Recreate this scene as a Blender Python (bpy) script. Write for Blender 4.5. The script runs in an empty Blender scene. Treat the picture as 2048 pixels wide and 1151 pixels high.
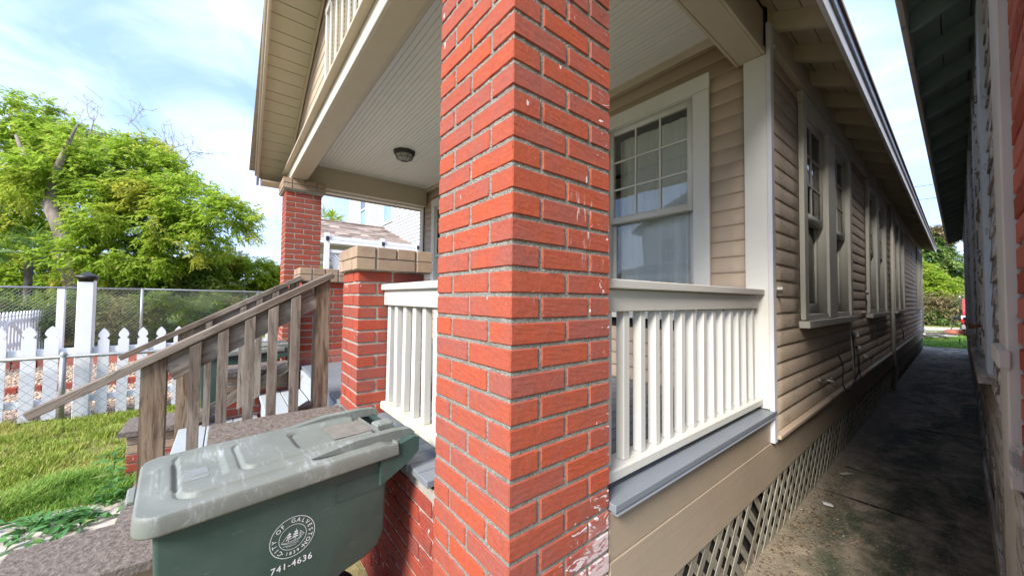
import bpy, bmesh, math, random
import numpy as np
from mathutils import Vector, Matrix, noise, Euler

# ------------------------------------------------------------------ camera, sky, sun, exposure
scene = bpy.context.scene
R = random.Random(11)
NP = np.random.default_rng(5)

cam_d = bpy.data.cameras.new("camera"); cam = bpy.data.objects.new("camera", cam_d)
scene.collection.objects.link(cam); scene.camera = cam
cam_d.sensor_width = 36.0; cam_d.lens = 12.559
cam_d.clip_start = 0.02; cam_d.clip_end = 600
CAM_Z = 1.43
yaw, pit, rol = math.radians(51.3532), math.radians(1.7658), math.radians(0.5798)
fw = Vector((-math.sin(yaw)*math.cos(pit), math.cos(yaw)*math.cos(pit), math.sin(pit)))
r0 = Vector((math.cos(yaw), math.sin(yaw), 0)); u0 = r0.cross(fw)
rr = r0*math.cos(rol) + u0*math.sin(rol); uu = -r0*math.sin(rol) + u0*math.cos(rol)
cam.matrix_world = Matrix(((rr.x, uu.x, -fw.x, 0), (rr.y, uu.y, -fw.y, 0), (rr.z, uu.z, -fw.z, CAM_Z), (0, 0, 0, 1)))

SUN_EL, SUN_AZ = math.radians(38), math.radians(160)     # azimuth clockwise from +Y
sd = Vector((math.sin(SUN_AZ)*math.cos(SUN_EL), math.cos(SUN_AZ)*math.cos(SUN_EL), math.sin(SUN_EL)))
sun_d = bpy.data.lights.new("sun", 'SUN'); sun = bpy.data.objects.new("sun", sun_d)
sun_d.energy = 2.2; sun_d.angle = math.radians(20); sun_d.color = (1.0, 0.955, 0.89)
sun.rotation_euler = (-sd).to_track_quat('-Z', 'Y').to_euler(); sun.location = sd*30
scene.collection.objects.link(sun)

world = bpy.data.worlds.new("World"); scene.world = world; world.use_nodes = True
wt = world.node_tree; wt.nodes.clear()
wo = wt.nodes.new('ShaderNodeOutputWorld'); bg = wt.nodes.new('ShaderNodeBackground')
sky = wt.nodes.new('ShaderNodeTexSky'); sky.sky_type = 'NISHITA'; sky.sun_disc = False
sky.sun_elevation = SUN_EL; sky.sun_rotation = SUN_AZ; sky.dust_density = 1.2; sky.air_density = 1.0; sky.ozone_density = 1.5
tcw = wt.nodes.new('ShaderNodeTexCoord'); mpw = wt.nodes.new('ShaderNodeMapping')
mpw.inputs['Rotation'].default_value = (0.25, 0.1, 0.9); mpw.inputs['Scale'].default_value = (1.0, 2.6, 4.5)
nz = wt.nodes.new('ShaderNodeTexNoise'); nz.inputs['Scale'].default_value = 1.5; nz.inputs['Detail'].default_value = 7
nz.inputs['Roughness'].default_value = 0.55; nz.inputs['Distortion'].default_value = 0.7
rp = wt.nodes.new('ShaderNodeValToRGB'); rp.color_ramp.elements[0].position = 0.38; rp.color_ramp.elements[1].position = 0.78
rp.color_ramp.elements[0].color = (0.10, 0.10, 0.10, 1); rp.color_ramp.elements[1].color = (0.93, 0.93, 0.93, 1)
mxw = wt.nodes.new('ShaderNodeMix'); mxw.data_type = 'RGBA'
mxw.inputs[7].default_value = (4.7, 5.35, 6.8, 1)
wt.links.new(tcw.outputs['Generated'], mpw.inputs[0]); wt.links.new(mpw.outputs[0], nz.inputs['Vector'])
wt.links.new(nz.outputs['Fac'], rp.inputs[0]); wt.links.new(rp.outputs[0], mxw.inputs[0])
hz = wt.nodes.new('ShaderNodeMix'); hz.data_type = 'RGBA'; hz.inputs[0].default_value = 0.55
hz.inputs[7].default_value = (1.75, 2.95, 6.3, 1)      # thin bright haze that veils the blue
wt.links.new(sky.outputs[0], hz.inputs[6]); wt.links.new(hz.outputs[2], mxw.inputs[6]); wt.links.new(mxw.outputs[2], bg.inputs[0]); wt.links.new(bg.outputs[0], wo.inputs[0])
bg.inputs[1].default_value = 0.086

vs = scene.view_settings; vs.view_transform = 'Standard'; vs.look = 'None'; vs.gamma = 1; vs.use_curve_mapping = False
vs.exposure = 1.82
scene.render.engine = 'CYCLES'
scene.cycles.use_denoising = True
scene.cycles.max_bounces = 10; scene.cycles.diffuse_bounces = 6; scene.cycles.glossy_bounces = 4
scene.cycles.transparent_max_bounces = 12; scene.cycles.sample_clamp_indirect = 6
scene.cycles.caustics_reflective = False; scene.cycles.caustics_refractive = False

# ------------------------------------------------------------------ materials
class NT:
    def __init__(s, name):
        s.m = bpy.data.materials.new(name); s.m.use_nodes = True; s.t = s.m.node_tree; s.t.nodes.clear()
        s.out = s.n('ShaderNodeOutputMaterial'); s.b = s.n('ShaderNodeBsdfPrincipled')
        s.l(s.b.outputs[0], s.out.inputs[0])
    def n(s, k, **kw):
        x = s.t.nodes.new(k)
        for a, b in kw.items():
            if hasattr(x, a): setattr(x, a, b)
            else: x.inputs[a.replace('_', ' ')].default_value = b
        return x
    def l(s, a, b): s.t.links.new(a, b)
    def math(s, op, a, b=0.0, clamp=False):
        x = s.n('ShaderNodeMath', operation=op); x.use_clamp = clamp
        for i, v in enumerate((a, b)):
            if isinstance(v, (int, float)): x.inputs[i].default_value = v
            else: s.l(v, x.inputs[i])
        return x.outputs[0]
    def mix(s, f, a, b, mode='MIX'):
        x = s.n('ShaderNodeMix', data_type='RGBA', blend_type=mode); x.clamp_factor = True
        for i, v in ((0, f), (6, a), (7, b)):
            if isinstance(v, (int, float)): x.inputs[i].default_value = v
            elif isinstance(v, tuple): x.inputs[i].default_value = (*v, 1) if len(v) == 3 else v
            else: s.l(v, x.inputs[i])
        return x.outputs[2]
    def ramp(s, f, lo, hi, a=0.0, b=1.0):
        x = s.n('ShaderNodeMapRange'); x.clamp = True
        s.l(f, x.inputs[0]); x.inputs[1].default_value = lo; x.inputs[2].default_value = hi
        x.inputs[3].default_value = a; x.inputs[4].default_value = b
        return x.outputs[0]
    def coord(s, mode='obj', scale=(1, 1, 1)):
        """obj: object space, shifted per object so that alike pieces differ; world: position"""
        if mode == 'world':
            g = s.n('ShaderNodeNewGeometry').outputs['Position']
        else:
            g = s.n('ShaderNodeTexCoord').outputs['Object']
            oi = s.n('ShaderNodeObjectInfo').outputs['Random']
            c = s.n('ShaderNodeCombineXYZ')
            for i, k in enumerate((37.0, 53.0, 71.0)): s.l(s.math('MULTIPLY', oi, k), c.inputs[i])
            a = s.n('ShaderNodeVectorMath', operation='ADD'); s.l(g, a.inputs[0]); s.l(c.outputs[0], a.inputs[1]); g = a.outputs[0]
        m = s.n('ShaderNodeMapping'); m.inputs['Scale'].default_value = scale; s.l(g, m.inputs[0])
        return m.outputs[0]
    def noise(s, vec, scale, detail=4, rough=0.55, dist=0.0):
        x = s.n('ShaderNodeTexNoise'); x.inputs['Scale'].default_value = scale; x.inputs['Detail'].default_value = detail
        x.inputs['Roughness'].default_value = rough; x.inputs['Distortion'].default_value = dist; s.l(vec, x.inputs['Vector'])
        return x.outputs['Fac']
    def voro(s, vec, scale, feature='F1', out='Distance'):
        x = s.n('ShaderNodeTexVoronoi', feature=feature); x.inputs['Scale'].default_value = scale; s.l(vec, x.inputs['Vector'])
        return x.outputs[out]
    def bump(s, h, strength, dist=0.01, prev=None):
        x = s.n('ShaderNodeBump'); x.inputs['Strength'].default_value = strength; x.inputs['Distance'].default_value = dist
        s.l(h, x.inputs['Height'])
        if prev is not None: s.l(prev, x.inputs['Normal'])
        return x.outputs[0]
    def fin(s, col=None, rough=None, nrm=None, spec=None, metal=None):
        if col is not None:
            if isinstance(col, tuple): s.b.inputs['Base Color'].default_value = (*col, 1)
            else: s.l(col, s.b.inputs['Base Color'])
        if rough is not None:
            if isinstance(rough, (int, float)): s.b.inputs['Roughness'].default_value = rough
            else: s.l(rough, s.b.inputs['Roughness'])
        if nrm is not None: s.l(nrm, s.b.inputs['Normal'])
        if spec is not None: s.b.inputs['Specular IOR Level'].default_value = spec
        if metal is not None: s.b.inputs['Metallic'].default_value = metal
        return s.m

def objrand(t): return t.n('ShaderNodeObjectInfo').outputs['Random']

def mat_brick(name, c1, c2, c3, speck=0.4, paint=False, soft=0.0, dirt=0.15):
    t = NT(name); v = t.coord(); w = t.coord('world')
    rnd = objrand(t)
    n1 = t.noise(v, 9, 5, 0.6); n2 = t.noise(v, 70, 4, 0.7); n3 = t.noise(v, 260, 3, 0.6)
    wn = t.n('ShaderNodeTexWhiteNoise', noise_dimensions='1D'); t.l(rnd, wn.inputs['W'])
    base = t.mix(t.ramp(wn.outputs['Value'], 0.25, 1.0), c1, c2)
    base = t.mix(t.ramp(t.math('ADD', n1, t.math('MULTIPLY', rnd, 0.3)), 0.55, 0.85), base, c3)
    base = t.mix(t.ramp(n2, 0.35, 0.7, 0, 0.28), base, (0.56, 0.15, 0.085))
    base = t.mix(t.ramp(n3, 0.58, 0.70, 0, speck), base, (0.10, 0.03, 0.025)); base = t.mix(t.ramp(t.noise(v, 28, 5, .75, 1.0), 0.56, 0.74, 0, .45), base, tuple(.55*x for x in c1))
    base = t.mix(t.ramp(t.noise(w, 3.1, 5, 0.6), 0.45, 0.8, 0, dirt), base, (0.20, 0.12, 0.10))
    # small lime and paint drips
    d = t.coord('world', (38, 38, 13)); dr = t.noise(d, 1.0, 2, 0.5)
    base = t.mix(t.ramp(dr, 0.74, 0.755, 0, 0.7), base, (0.8, 0.76, 0.72))
    h = t.math('ADD', t.math('MULTIPLY', n2, 0.6), t.math('MULTIPLY', n3, 0.35))
    if paint:   # smeared white paint low on the alley side of the pillar, plus a streak half-way up
        g = t.n('ShaderNodeSeparateXYZ'); t.l(t.n('ShaderNodeNewGeometry').outputs['Position'], g.inputs[0])
        edge = t.math('ADD', t.ramp(g.outputs[2], 0.52, 0.88, 1.0, 0.0), t.ramp(g.outputs[1], 0.60, 0.98, -0.75, 0.15))
        onx = t.ramp(g.outputs[0], -0.74, -0.725)
        sw = t.noise(t.coord('world', (9, 9, 22)), 1.35, 5, 0.62, 2.2)
        msk = t.math('MULTIPLY', t.ramp(t.math('ADD', t.math('MULTIPLY', edge, .85), t.math('MULTIPLY', sw, 2.6)), 1.72, 1.80), onx)
        s2 = t.noise(t.coord('world', (3, 26, 3.4)), 1.5, 4, 0.7, 0.3)
        zz = t.math('MULTIPLY', t.ramp(g.outputs[2], 1.52, 1.60), t.ramp(g.outputs[2], 1.68, 1.76, 1, 0))
        zz = t.math('MULTIPLY', zz, t.math('MULTIPLY', t.ramp(g.outputs[1], 0.76, 0.80), onx))
        msk = t.math('MAXIMUM', msk, t.math('MULTIPLY', zz, t.ramp(s2, 0.56, 0.64)))
        base = t.mix(t.math('MULTIPLY', msk, 0.85), base, (0.78, 0.74, 0.73))
        stain = t.math('MULTIPLY', t.ramp(t.math('ADD', edge, t.math('MULTIPLY', t.noise(w, 7, 3), 1.2)), 0.85, 1.2, 0, 0.5), onx)
        base = t.mix(stain, base, (0.42, 0.26, 0.27))
        h = t.math('ADD', h, t.math('MULTIPLY', msk, 0.5))
    return t.fin(base, t.ramp(n1, 0.3, 0.8, 0.8, 0.95), t.bump(h, 0.75, 0.003), 0.08)

def mat_mortar(name, c1, c2):
    t = NT(name); w = t.coord('world')
    a = t.noise(w, 160, 6, 0.7); b = t.noise(w, 12, 4); v = t.voro(w, 260)
    c = t.mix(t.ramp(a, 0.35, 0.65), c1, c2); c = t.mix(t.ramp(b, 0.5, 0.75, 0, 0.5), c, tuple(x*0.55 for x in c1))
    c = t.mix(t.ramp(v, 0.0, 0.25, 0.5, 0), c, (0.62, 0.6, 0.55))
    return t.fin(c, 0.95, t.bump(t.math('ADD', a, t.math('MULTIPLY', v, 0.6)), 1.0, 0.006), 0.1)

def mat_paint(name, col, grain=(1, 1, 1), gs=40, worn=0.0, wornc=(0.30, 0.26, 0.22), dirt=0.25, dirtc=(0.16, 0.13, 0.09), rough=0.5, crack=0.0, vary=0.06, bump=0.25, dirtscale=2.2, spec=0.35):
    t = NT(name); v = t.coord('obj', grain); w = t.coord('world')
    g = t.noise(v, gs, 5, 0.6, 0.2); rnd = objrand(t)
    c = t.mix(t.math('MULTIPLY', rnd, vary*4), col, tuple(x*0.82 for x in col))
    c = t.mix(t.ramp(g, 0.3, 0.75, 0, 0.18), c, tuple(x*0.72 for x in col))
    c = t.mix(t.ramp(t.noise(w, dirtscale, 6, 0.65, 0.4), 0.45, 0.8, 0, dirt), c, dirtc)
    h = t.math('MULTIPLY', g, 0.5); n = None
    if crack > 0:
        e = t.voro(t.coord('obj', tuple(max(0.22, min(1.0, x)) for x in grain)), 34, 'DISTANCE_TO_EDGE')
        area = t.ramp(t.noise(w, 4.2, 4, 0.6, 0.5), 0.50, 0.62)
        ck = t.math('MULTIPLY', t.ramp(e, 0.0, 0.09, 1, 0), area)
        c = t.mix(t.math('MULTIPLY', ck, crack), c, tuple(x*0.45 for x in col))
        h = t.math('ADD', h, t.math('MULTIPLY', t.math('SUBTRACT', 1.0, ck), 1.2))
    if worn > 0:
        wm = t.ramp(t.math('ADD', t.noise(t.coord('world', tuple(0.25 + x for x in grain)), 6, 6, 0.7, 0.6), t.math('MULTIPLY', g, 0.22)), 0.82 - worn*0.32, 0.845 - worn*0.32)
        c = t.mix(wm, c, t.mix(g, wornc, tuple(x*0.5 for x in wornc)))
        h = t.math('SUBTRACT', h, t.math('MULTIPLY', wm, 0.8))
    return t.fin(c, t.ramp(g, 0.2, 0.8, rough-0.06, rough+0.14), t.bump(h, bump, 0.006), spec)

def mat_wood(name, c1, c2, grain=(1, 1, 1), gs=30, dark=(0.05, 0.035, 0.025), rough=0.85, cracks=0.7, bump=0.6):
    t = NT(name); v = t.coord('obj', grain)
    n = t.noise(v, gs, 6, 0.7, 0.9); n2 = t.noise(v, gs*0.3, 4, 0.6, 1.4); f = t.noise(v, gs*3, 4, 0.6)
    c = t.mix(t.ramp(n2, 0.40, 0.60), c1, c2); c = t.mix(t.ramp(n, 0.50, 0.62, 0, 0.65), c, dark)
    c = t.mix(t.math('MULTIPLY', objrand(t), 0.3), c, tuple(x*0.6 for x in c1))
    ck = t.ramp(f, 0.66, 0.72, 0, cracks); c = t.mix(ck, c, dark)
    c = t.mix(t.ramp(t.noise(t.coord('world'), 5, 4), 0.5, 0.8, 0, 0.35), c, (0.30, 0.27, 0.24))
    h = t.math('SUBTRACT', t.math('ADD', n, t.math('MULTIPLY', n2, 0.7)), ck)
    return t.fin(c, rough, t.bump(h, bump, 0.004), 0.15)

def mat_simple(name, col, rough=0.6, col2=None, ns=20, bump=0.0, metal=0.0, spec=0.4, mode='world'):
    t = NT(name); v = t.coord(mode); n = t.noise(v, ns, 5, 0.6)
    c = t.mix(t.ramp(n, 0.35, 0.7), col, col2 or tuple(x*0.8 for x in col))
    return t.fin(c, rough, t.bump(n, bump, 0.01) if bump else None, spec, metal)

def mat_leaf(name, cs, trans=0.45, patch=0.5):
    """leaf colours chosen leaf by leaf, with patches of another hue through the crown"""
    t = NT(name); w = t.coord('world')
    ri = t.n('ShaderNodeNewGeometry').outputs['Random Per Island']
    c = t.mix(ri, cs[0], cs[1]); c = t.mix(t.ramp(t.noise(w, patch, 3), 0.5, 0.66), c, cs[2])
    c = t.mix(t.ramp(ri, 0.93, 0.95, 0, 0.7), c, cs[3])
    t.fin(c, 0.55, None, 0.3)
    tr = t.n('ShaderNodeBsdfTranslucent'); t.l(c, tr.inputs[0])
    ms = t.n('ShaderNodeMixShader'); ms.inputs[0].default_value = trans
    t.l(t.b.outputs[0], ms.inputs[1]); t.l(tr.outputs[0], ms.inputs[2]); t.l(ms.outputs[0], t.out.inputs[0])
    return t.m

def mat_glass(name, tint=(0.96, 0.98, 0.97), refl=0.03):
    t = NT(name)
    fr = t.n('ShaderNodeFresnel'); fr.inputs[0].default_value = 1.36
    gl = t.n('ShaderNodeBsdfGlossy'); gl.inputs['Roughness'].default_value = 0.015
    tp = t.n('ShaderNodeBsdfTransparent'); tp.inputs[0].default_value = (*tint, 1)
    nb = t.noise(t.coord('world'), 4.0, 2); t.l(t.bump(nb, 0.10, 0.006), gl.inputs['Normal'])
    f = t.math('ADD', fr.outputs[0], refl, True)
    ms = t.n('ShaderNodeMixShader'); t.l(f, ms.inputs[0]); t.l(tp.outputs[0], ms.inputs[1]); t.l(gl.outputs[0], ms.inputs[2])
    t.l(ms.outputs[0], t.out.inputs[0]); return t.m

def mat_curtain(name):
    t = NT(name)
    t.fin((0.95, 0.94, 0.90), 0.9, None, 0.1)
    tr = t.n('ShaderNodeBsdfTranslucent'); tr.inputs[0].default_value = (0.7, 0.7, 0.66, 1)
    ms = t.n('ShaderNodeMixShader'); ms.inputs[0].default_value = 0.10
    t.l(t.b.outputs[0], ms.inputs[1]); t.l(tr.outputs[0], ms.inputs[2]); t.l(ms.outputs[0], t.out.inputs[0]); return t.m

BR = mat_brick('red_brick_painted', (0.38, 0.078, 0.040), (0.32, 0.078, 0.050), (0.28, 0.088, 0.072), paint=True)
BR2 = mat_brick('red_brick', (0.35, 0.062, 0.036), (0.29, 0.066, 0.045), (0.24, 0.075, 0.064), dirt=0.3)
BR3 = mat_brick('dull_red_brick', (0.30, 0.045, 0.028), (0.24, 0.045, 0.035), (0.18, 0.055, 0.05), dirt=0.5)
BRN = mat_brick('pink_brick', (0.48, 0.13, 0.09), (0.52, 0.17, 0.12), (0.42, 0.16, 0.13), dirt=0.3)
CREAM = mat_brick('cream_brick', (0.41, 0.335, 0.23), (0.34, 0.28, 0.20), (0.29, 0.24, 0.18), speck=0.3, dirt=0.35)
MOR = mat_mortar('mortar', (0.19, 0.18, 0.155), (0.40, 0.385, 0.34))
MORL = mat_mortar('pale_mortar', (0.36, 0.33, 0.28), (0.55, 0.52, 0.46))
TAN = (0.50, 0.39, 0.285)
SID = mat_paint('taupe_siding_paint', TAN, (1, 0.06, 1), 110, worn=0.10, wornc=(0.34, 0.30, 0.27), dirt=0.30, crack=0.7, bump=0.20, rough=0.55)
SIDF = mat_paint('taupe_front_paint', TAN, (0.06, 1, 1), 150, dirt=0.10, bump=0.08, rough=0.5)
TRIM = mat_paint('taupe_trim_paint', (0.54, 0.455, 0.34), (0.3, 0.3, 0.3), 50, dirt=0.15, worn=0.06, wornc=(0.5, 0.48, 0.42), bump=0.3)
BEAMP = mat_paint('pale_beam_paint', (0.60, 0.53, 0.44), (0.3, 0.6, 0.6), 50, dirt=0.2, worn=0.22, wornc=(0.62, 0.66, 0.55), bump=0.35)
SKIRT = mat_paint('skirt_paint', (0.37, 0.295, 0.215), (1, 0.06, 1), 50, dirt=0.30, bump=0.3, rough=0.45, dirtscale=1.2)
WHITE = mat_paint('white_trim_paint', (0.70, 0.685, 0.62), (0.3, 0.3, 0.3), 60, dirt=0.12, dirtc=(0.35, 0.32, 0.24), bump=0.2)
WORNW = mat_paint('worn_white_paint', (0.58, 0.55, 0.47), (1, 0.15, 0.5), 60, dirt=0.35, dirtc=(0.30, 0.26, 0.19), worn=0.12, wornc=(0.35, 0.31, 0.26), bump=0.5)
RAILM = mat_paint('rail_paint', (0.61, 0.595, 0.545), (0.6, 0.6, 0.15), 60, dirt=0.15, dirtc=(0.35, 0.31, 0.20), bump=0.4)
RAILG = mat_paint('greyish_rail_paint', (0.52, 0.49, 0.44), (0.6, 0.15, 0.6), 60, dirt=0.18, dirtc=(0.30, 0.27, 0.22), bump=0.4)
MOSS = mat_paint('mossy_rail_paint', (0.66, 0.64, 0.54), (0.4, 0.4, 0.4), 60, dirt=0.75, dirtc=(0.30, 0.28, 0.09), bump=0.5, dirtscale=9)
FLOORM = mat_paint('grey_floor_paint', (0.20, 0.22, 0.245), (1, 0.05, 1), 50, dirt=0.35, dirtc=(0.12, 0.115, 0.11), bump=0.35, rough=0.42)
STEPM = mat_paint('pale_step_paint', (0.42, 0.46, 0.48), (0.2, 1, 1), 50, dirt=0.35, dirtc=(0.30, 0.28, 0.24), worn=0.22, wornc=(0.45, 0.40, 0.33), bump=0.35)
CEIL = mat_paint('ceiling_paint', (0.76, 0.74, 0.67), (0.06, 1, 1), 50, dirt=0.05, bump=0.12, vary=0.01)
SOFF = mat_paint('soffit_paint', (0.52, 0.46, 0.35), (1, 0.1, 1), 45, dirt=0.16, worn=0.13, wornc=(0.25, 0.2, 0.14), bump=0.35)
EAVE = mat_paint('eave_paint', (0.62, 0.54, 0.42), (0.3, 0.3, 0.3), 45, dirt=0.35, dirtc=(0.13, 0.12, 0.09), bump=0.3)
FASC = mat_paint('white_fascia_paint', (0.66, 0.66, 0.68), (1, 0.1, 1), 50, dirt=0.3, dirtc=(0.35, 0.3, 0.3), bump=0.3)
OLD = mat_wood('weathered_grey_wood', (0.15, 0.115, 0.09), (0.31, 0.265, 0.22), (1, 0.12, 1), 34)
OLDZ = mat_wood('weathered_post_wood', (0.13, 0.085, 0.055), (0.32, 0.24, 0.165), (1, 1, 0.10), 52)
OLDS = mat_wood('weathered_baluster_wood', (0.15, 0.12, 0.095), (0.30, 0.255, 0.21), (1, 1, 0.10), 40)
LATT = mat_wood('mossy_lattice_wood', (0.20, 0.19, 0.145), (0.33, 0.31, 0.245), (1, 1, 0.2), 30, dark=(0.12, 0.06, 0.035), cracks=0.4)
NBW = mat_wood('bleached_board_wood', (0.38, 0.33, 0.28), (0.64, 0.60, 0.55), (1, 0.1, 1), 26, cracks=0.8)
NBP = mat_paint('peeling_paint', (0.72, 0.70, 0.66), (1, 0.12, 1), 40, worn=0.62, wornc=(0.26, 0.21, 0.16), dirt=0.3, bump=0.8, crack=0.5)
NBZ = mat_paint('grey_board_paint', (0.60, 0.56, 0.50), (1, 1, 0.12), 40, worn=0.25, wornc=(0.45, 0.43, 0.40), dirt=0.35, bump=0.5)
NBB = mat_paint('bluish_casing_paint', (0.60, 0.66, 0.70), (1, 1, 0.12), 40, worn=0.2, wornc=(0.5, 0.48, 0.42), dirt=0.2, bump=0.4)
NBE = mat_paint('teal_eave_paint', (0.27, 0.37, 0.36), (0.3, 0.3, 0.3), 30, dirt=0.3, dirtc=(0.04, 0.045, 0.04), bump=0.3)
NBSP = mat_paint('speckled_panel_paint', (0.78, 0.78, 0.78), (1, 0.5, 0.35), 30, worn=0.55, wornc=(0.14, 0.12, 0.10), dirt=0.15, bump=0.6)
DARK = mat_simple('dark_void', (0.02, 0.018, 0.015), 0.95)  # near-black; behind the lattice and in the wall gap it stands in for shade
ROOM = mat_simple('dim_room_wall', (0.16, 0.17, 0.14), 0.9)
METAL = mat_simple('galvanised_metal', (0.42, 0.43, 0.43), 0.45, (0.30, 0.31, 0.31), 40, metal=0.6)
WIRE = mat_simple('grey_wire', (0.36, 0.37, 0.36), 0.5, metal=0.4)
BLACKP = mat_simple('black_metal', (0.03, 0.028, 0.026), 0.45)
PVCW = mat_simple('white_vinyl', (0.80, 0.81, 0.86), 0.4, (0.74, 0.75, 0.80), 3)
GLASS = mat_glass('window_glass')
CURT = mat_curtain('sheer_curtain')
SHING = mat_simple('brown_shingle', (0.30, 0.235, 0.19), 0.9, (0.42, 0.34, 0.28), 18, 0.6)

# ------------------------------------------------------------------ object helpers
WP = {}
def link(o): scene.collection.objects.link(o)
def thing(name, label, cat, loc=(0, 0, 0), group=None):
    o = bpy.data.objects.new(name, None); link(o); o.location = loc; o.empty_display_size = 0.2
    o['label'] = label; o['category'] = cat
    if group: o['group'] = group
    WP[o.name] = Vector(loc); return o
def tag(o, label=None, cat=None, group=None, kind=None):
    for k, v in (('label', label), ('category', cat), ('group', group), ('kind', kind)):
        if v: o[k] = v
    return o
def put(name, me, parent=None, loc=(0, 0, 0), rot=None, label=None):
    o = bpy.data.objects.new(name, me); link(o)
    loc = Vector(loc); o.parent = parent
    o.location = loc - (WP[parent.name] if parent else Vector((0, 0, 0)))
    if rot: o.rotation_euler = rot
    WP[o.name] = loc
    if label: o['label'] = label
    return o
def copy_tree(root, loc, rotz=None, label=None, scale=None):
    def rec(o, par):
        c = o.copy(); link(c); c.parent = par
        for ch in [x for x in scene.collection.objects if x.parent == o]: rec(ch, c)
        return c
    c = rec(root, None); c.location = loc
    if rotz is not None: c.rotation_euler = (0, 0, rotz)
    if label: c['label'] = label
    if scale: c.scale = (scale,)*3 if isinstance(scale, (int, float)) else scale
    return c
def mesh_np(name, verts, faces, mat, smooth=False):
    """verts (n,3); faces (m,k) one size"""
    me = bpy.data.meshes.new(name); verts = np.asarray(verts, dtype=np.float32); faces = np.asarray(faces, dtype=np.int32)
    k = faces.shape[1]; me.vertices.add(len(verts)); me.vertices.foreach_set('co', verts.ravel())
    me.loops.add(faces.size); me.loops.foreach_set('vertex_index', faces.ravel())
    me.polygons.add(len(faces)); me.polygons.foreach_set('loop_start', np.arange(0, faces.size, k, dtype=np.int32))
    me.polygons.foreach_set('loop_total', np.full(len(faces), k, dtype=np.int32))
    me.update(calc_edges=True); me.validate()
    if mat: me.materials.append(mat)
    if smooth: me.polygons.foreach_set('use_smooth', np.ones(len(faces), dtype=bool))
    return me
def bm_mesh(name, bm, mat, smooth=False):
    me = bpy.data.meshes.new(name); bm.normal_update(); bm.to_mesh(me); bm.free(); me.materials.append(mat)
    if smooth:
        for p in me.polygons: p.use_smooth = True
    return me
_cache = {}
def box_mesh(sx, sy, sz, mat, bev=0.0015):
    key = (round(sx, 4), round(sy, 4), round(sz, 4), mat.name, bev)
    if key not in _cache:
        bm = bmesh.new(); bmesh.ops.create_cube(bm, size=1.0); bmesh.ops.scale(bm, vec=(sx, sy, sz), verts=bm.verts)
        if bev: bmesh.ops.bevel(bm, geom=bm.edges[:], offset=min(bev, min(sx, sy, sz)*0.3), segments=1, affect='EDGES')
        _cache[key] = bm_mesh('box', bm, mat)
    return _cache[key]
def bx(name, parent, x, y, z, mat, bev=0.0015, label=None, rot=None):
    c = ((x[0]+x[1])/2, (y[0]+y[1])/2, (z[0]+z[1])/2)
    return put(name, box_mesh(abs(x[1]-x[0]), abs(y[1]-y[0]), abs(z[1]-z[0]), mat, bev), parent, c, rot, label)
def bar(name, parent, a, b, w, h, mat, up=(0, 0, 1), bev=0.002, label=None):
    """square bar from a to b, w across, h along up"""
    a, b = Vector(a), Vector(b); d = b-a; L = d.length
    q = d.normalized(); s = q.cross(Vector(up)).normalized(); t = s.cross(q)
    o = put(name, box_mesh(w, L, h, mat, bev), parent, (a+b)/2, None, label)
    o.rotation_euler = Matrix((( s.x, q.x, t.x), (s.y, q.y, t.y), (s.z, q.z, t.z))).to_euler()
    return o
def multi_box(boxes):
    V, F = [], []
    for (x, y, z) in boxes:
        n = len(V)
        V += [(x[i], y[j], z[k]) for k in (0, 1) for j in (0, 1) for i in (0, 1)]
        F += [tuple(n+q for q in f) for f in ((0, 2, 3, 1), (4, 5, 7, 6), (0, 1, 5, 4), (2, 6, 7, 3), (0, 4, 6, 2), (1, 3, 7, 5))]
    return V, F
def tube_mesh(name, pts, r, mat, n=8, closed=False):
    pts = [Vector(p) for p in pts]; V, F = [], []
    rs = r if isinstance(r, (list, tuple)) else [r]*len(pts)
    prev = None
    for i, p in enumerate(pts):
        d = (pts[min(i+1, len(pts)-1)] - pts[max(i-1, 0)]).normalized()
        if prev is None: s = d.orthogonal().normalized()
        else: s = (prev - d*prev.dot(d)); s = s.normalized() if s.length > 1e-6 else d.orthogonal().normalized()
        prev = s; t = d.cross(s)
        for k in range(n):
            a = 2*math.pi*k/n; V.append(p + (s*math.cos(a)+t*math.sin(a))*rs[i])
    for i in range(len(pts)-1):
        for k in range(n): F.append((i*n+k, i*n+(k+1) % n, (i+1)*n+(k+1) % n, (i+1)*n+k))
    me = bpy.data.meshes.new(name); me.from_pydata([tuple(v) for v in V], [], F + [tuple(range(n))[::-1], tuple(range(len(V)-n, len(V)))])
    me.materials.append(mat)
    for p in me.polygons: p.use_smooth = len(p.vertices) == 4
    return me
def prism_mesh(name, outline, axis, a0, a1, mat):
    """extrude a 2-D outline along an axis ('x','y','z')"""
    bm = bmesh.new()
    def P(u, v, w): return {'x': (w, u, v), 'y': (u, w, v), 'z': (u, v, w)}[axis]
    lo = [bm.verts.new(P(u, v, a0)) for u, v in outline]; hi = [bm.verts.new(P(u, v, a1)) for u, v in outline]
    n = len(outline)
    for i in range(n): bm.faces.new((lo[i], lo[(i+1) % n], hi[(i+1) % n], hi[i]))
    bm.faces.new(lo[::-1]); bm.faces.new(hi); bmesh.ops.recalc_face_normals(bm, faces=bm.faces[:])
    return bm_mesh(name, bm, mat)

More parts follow.
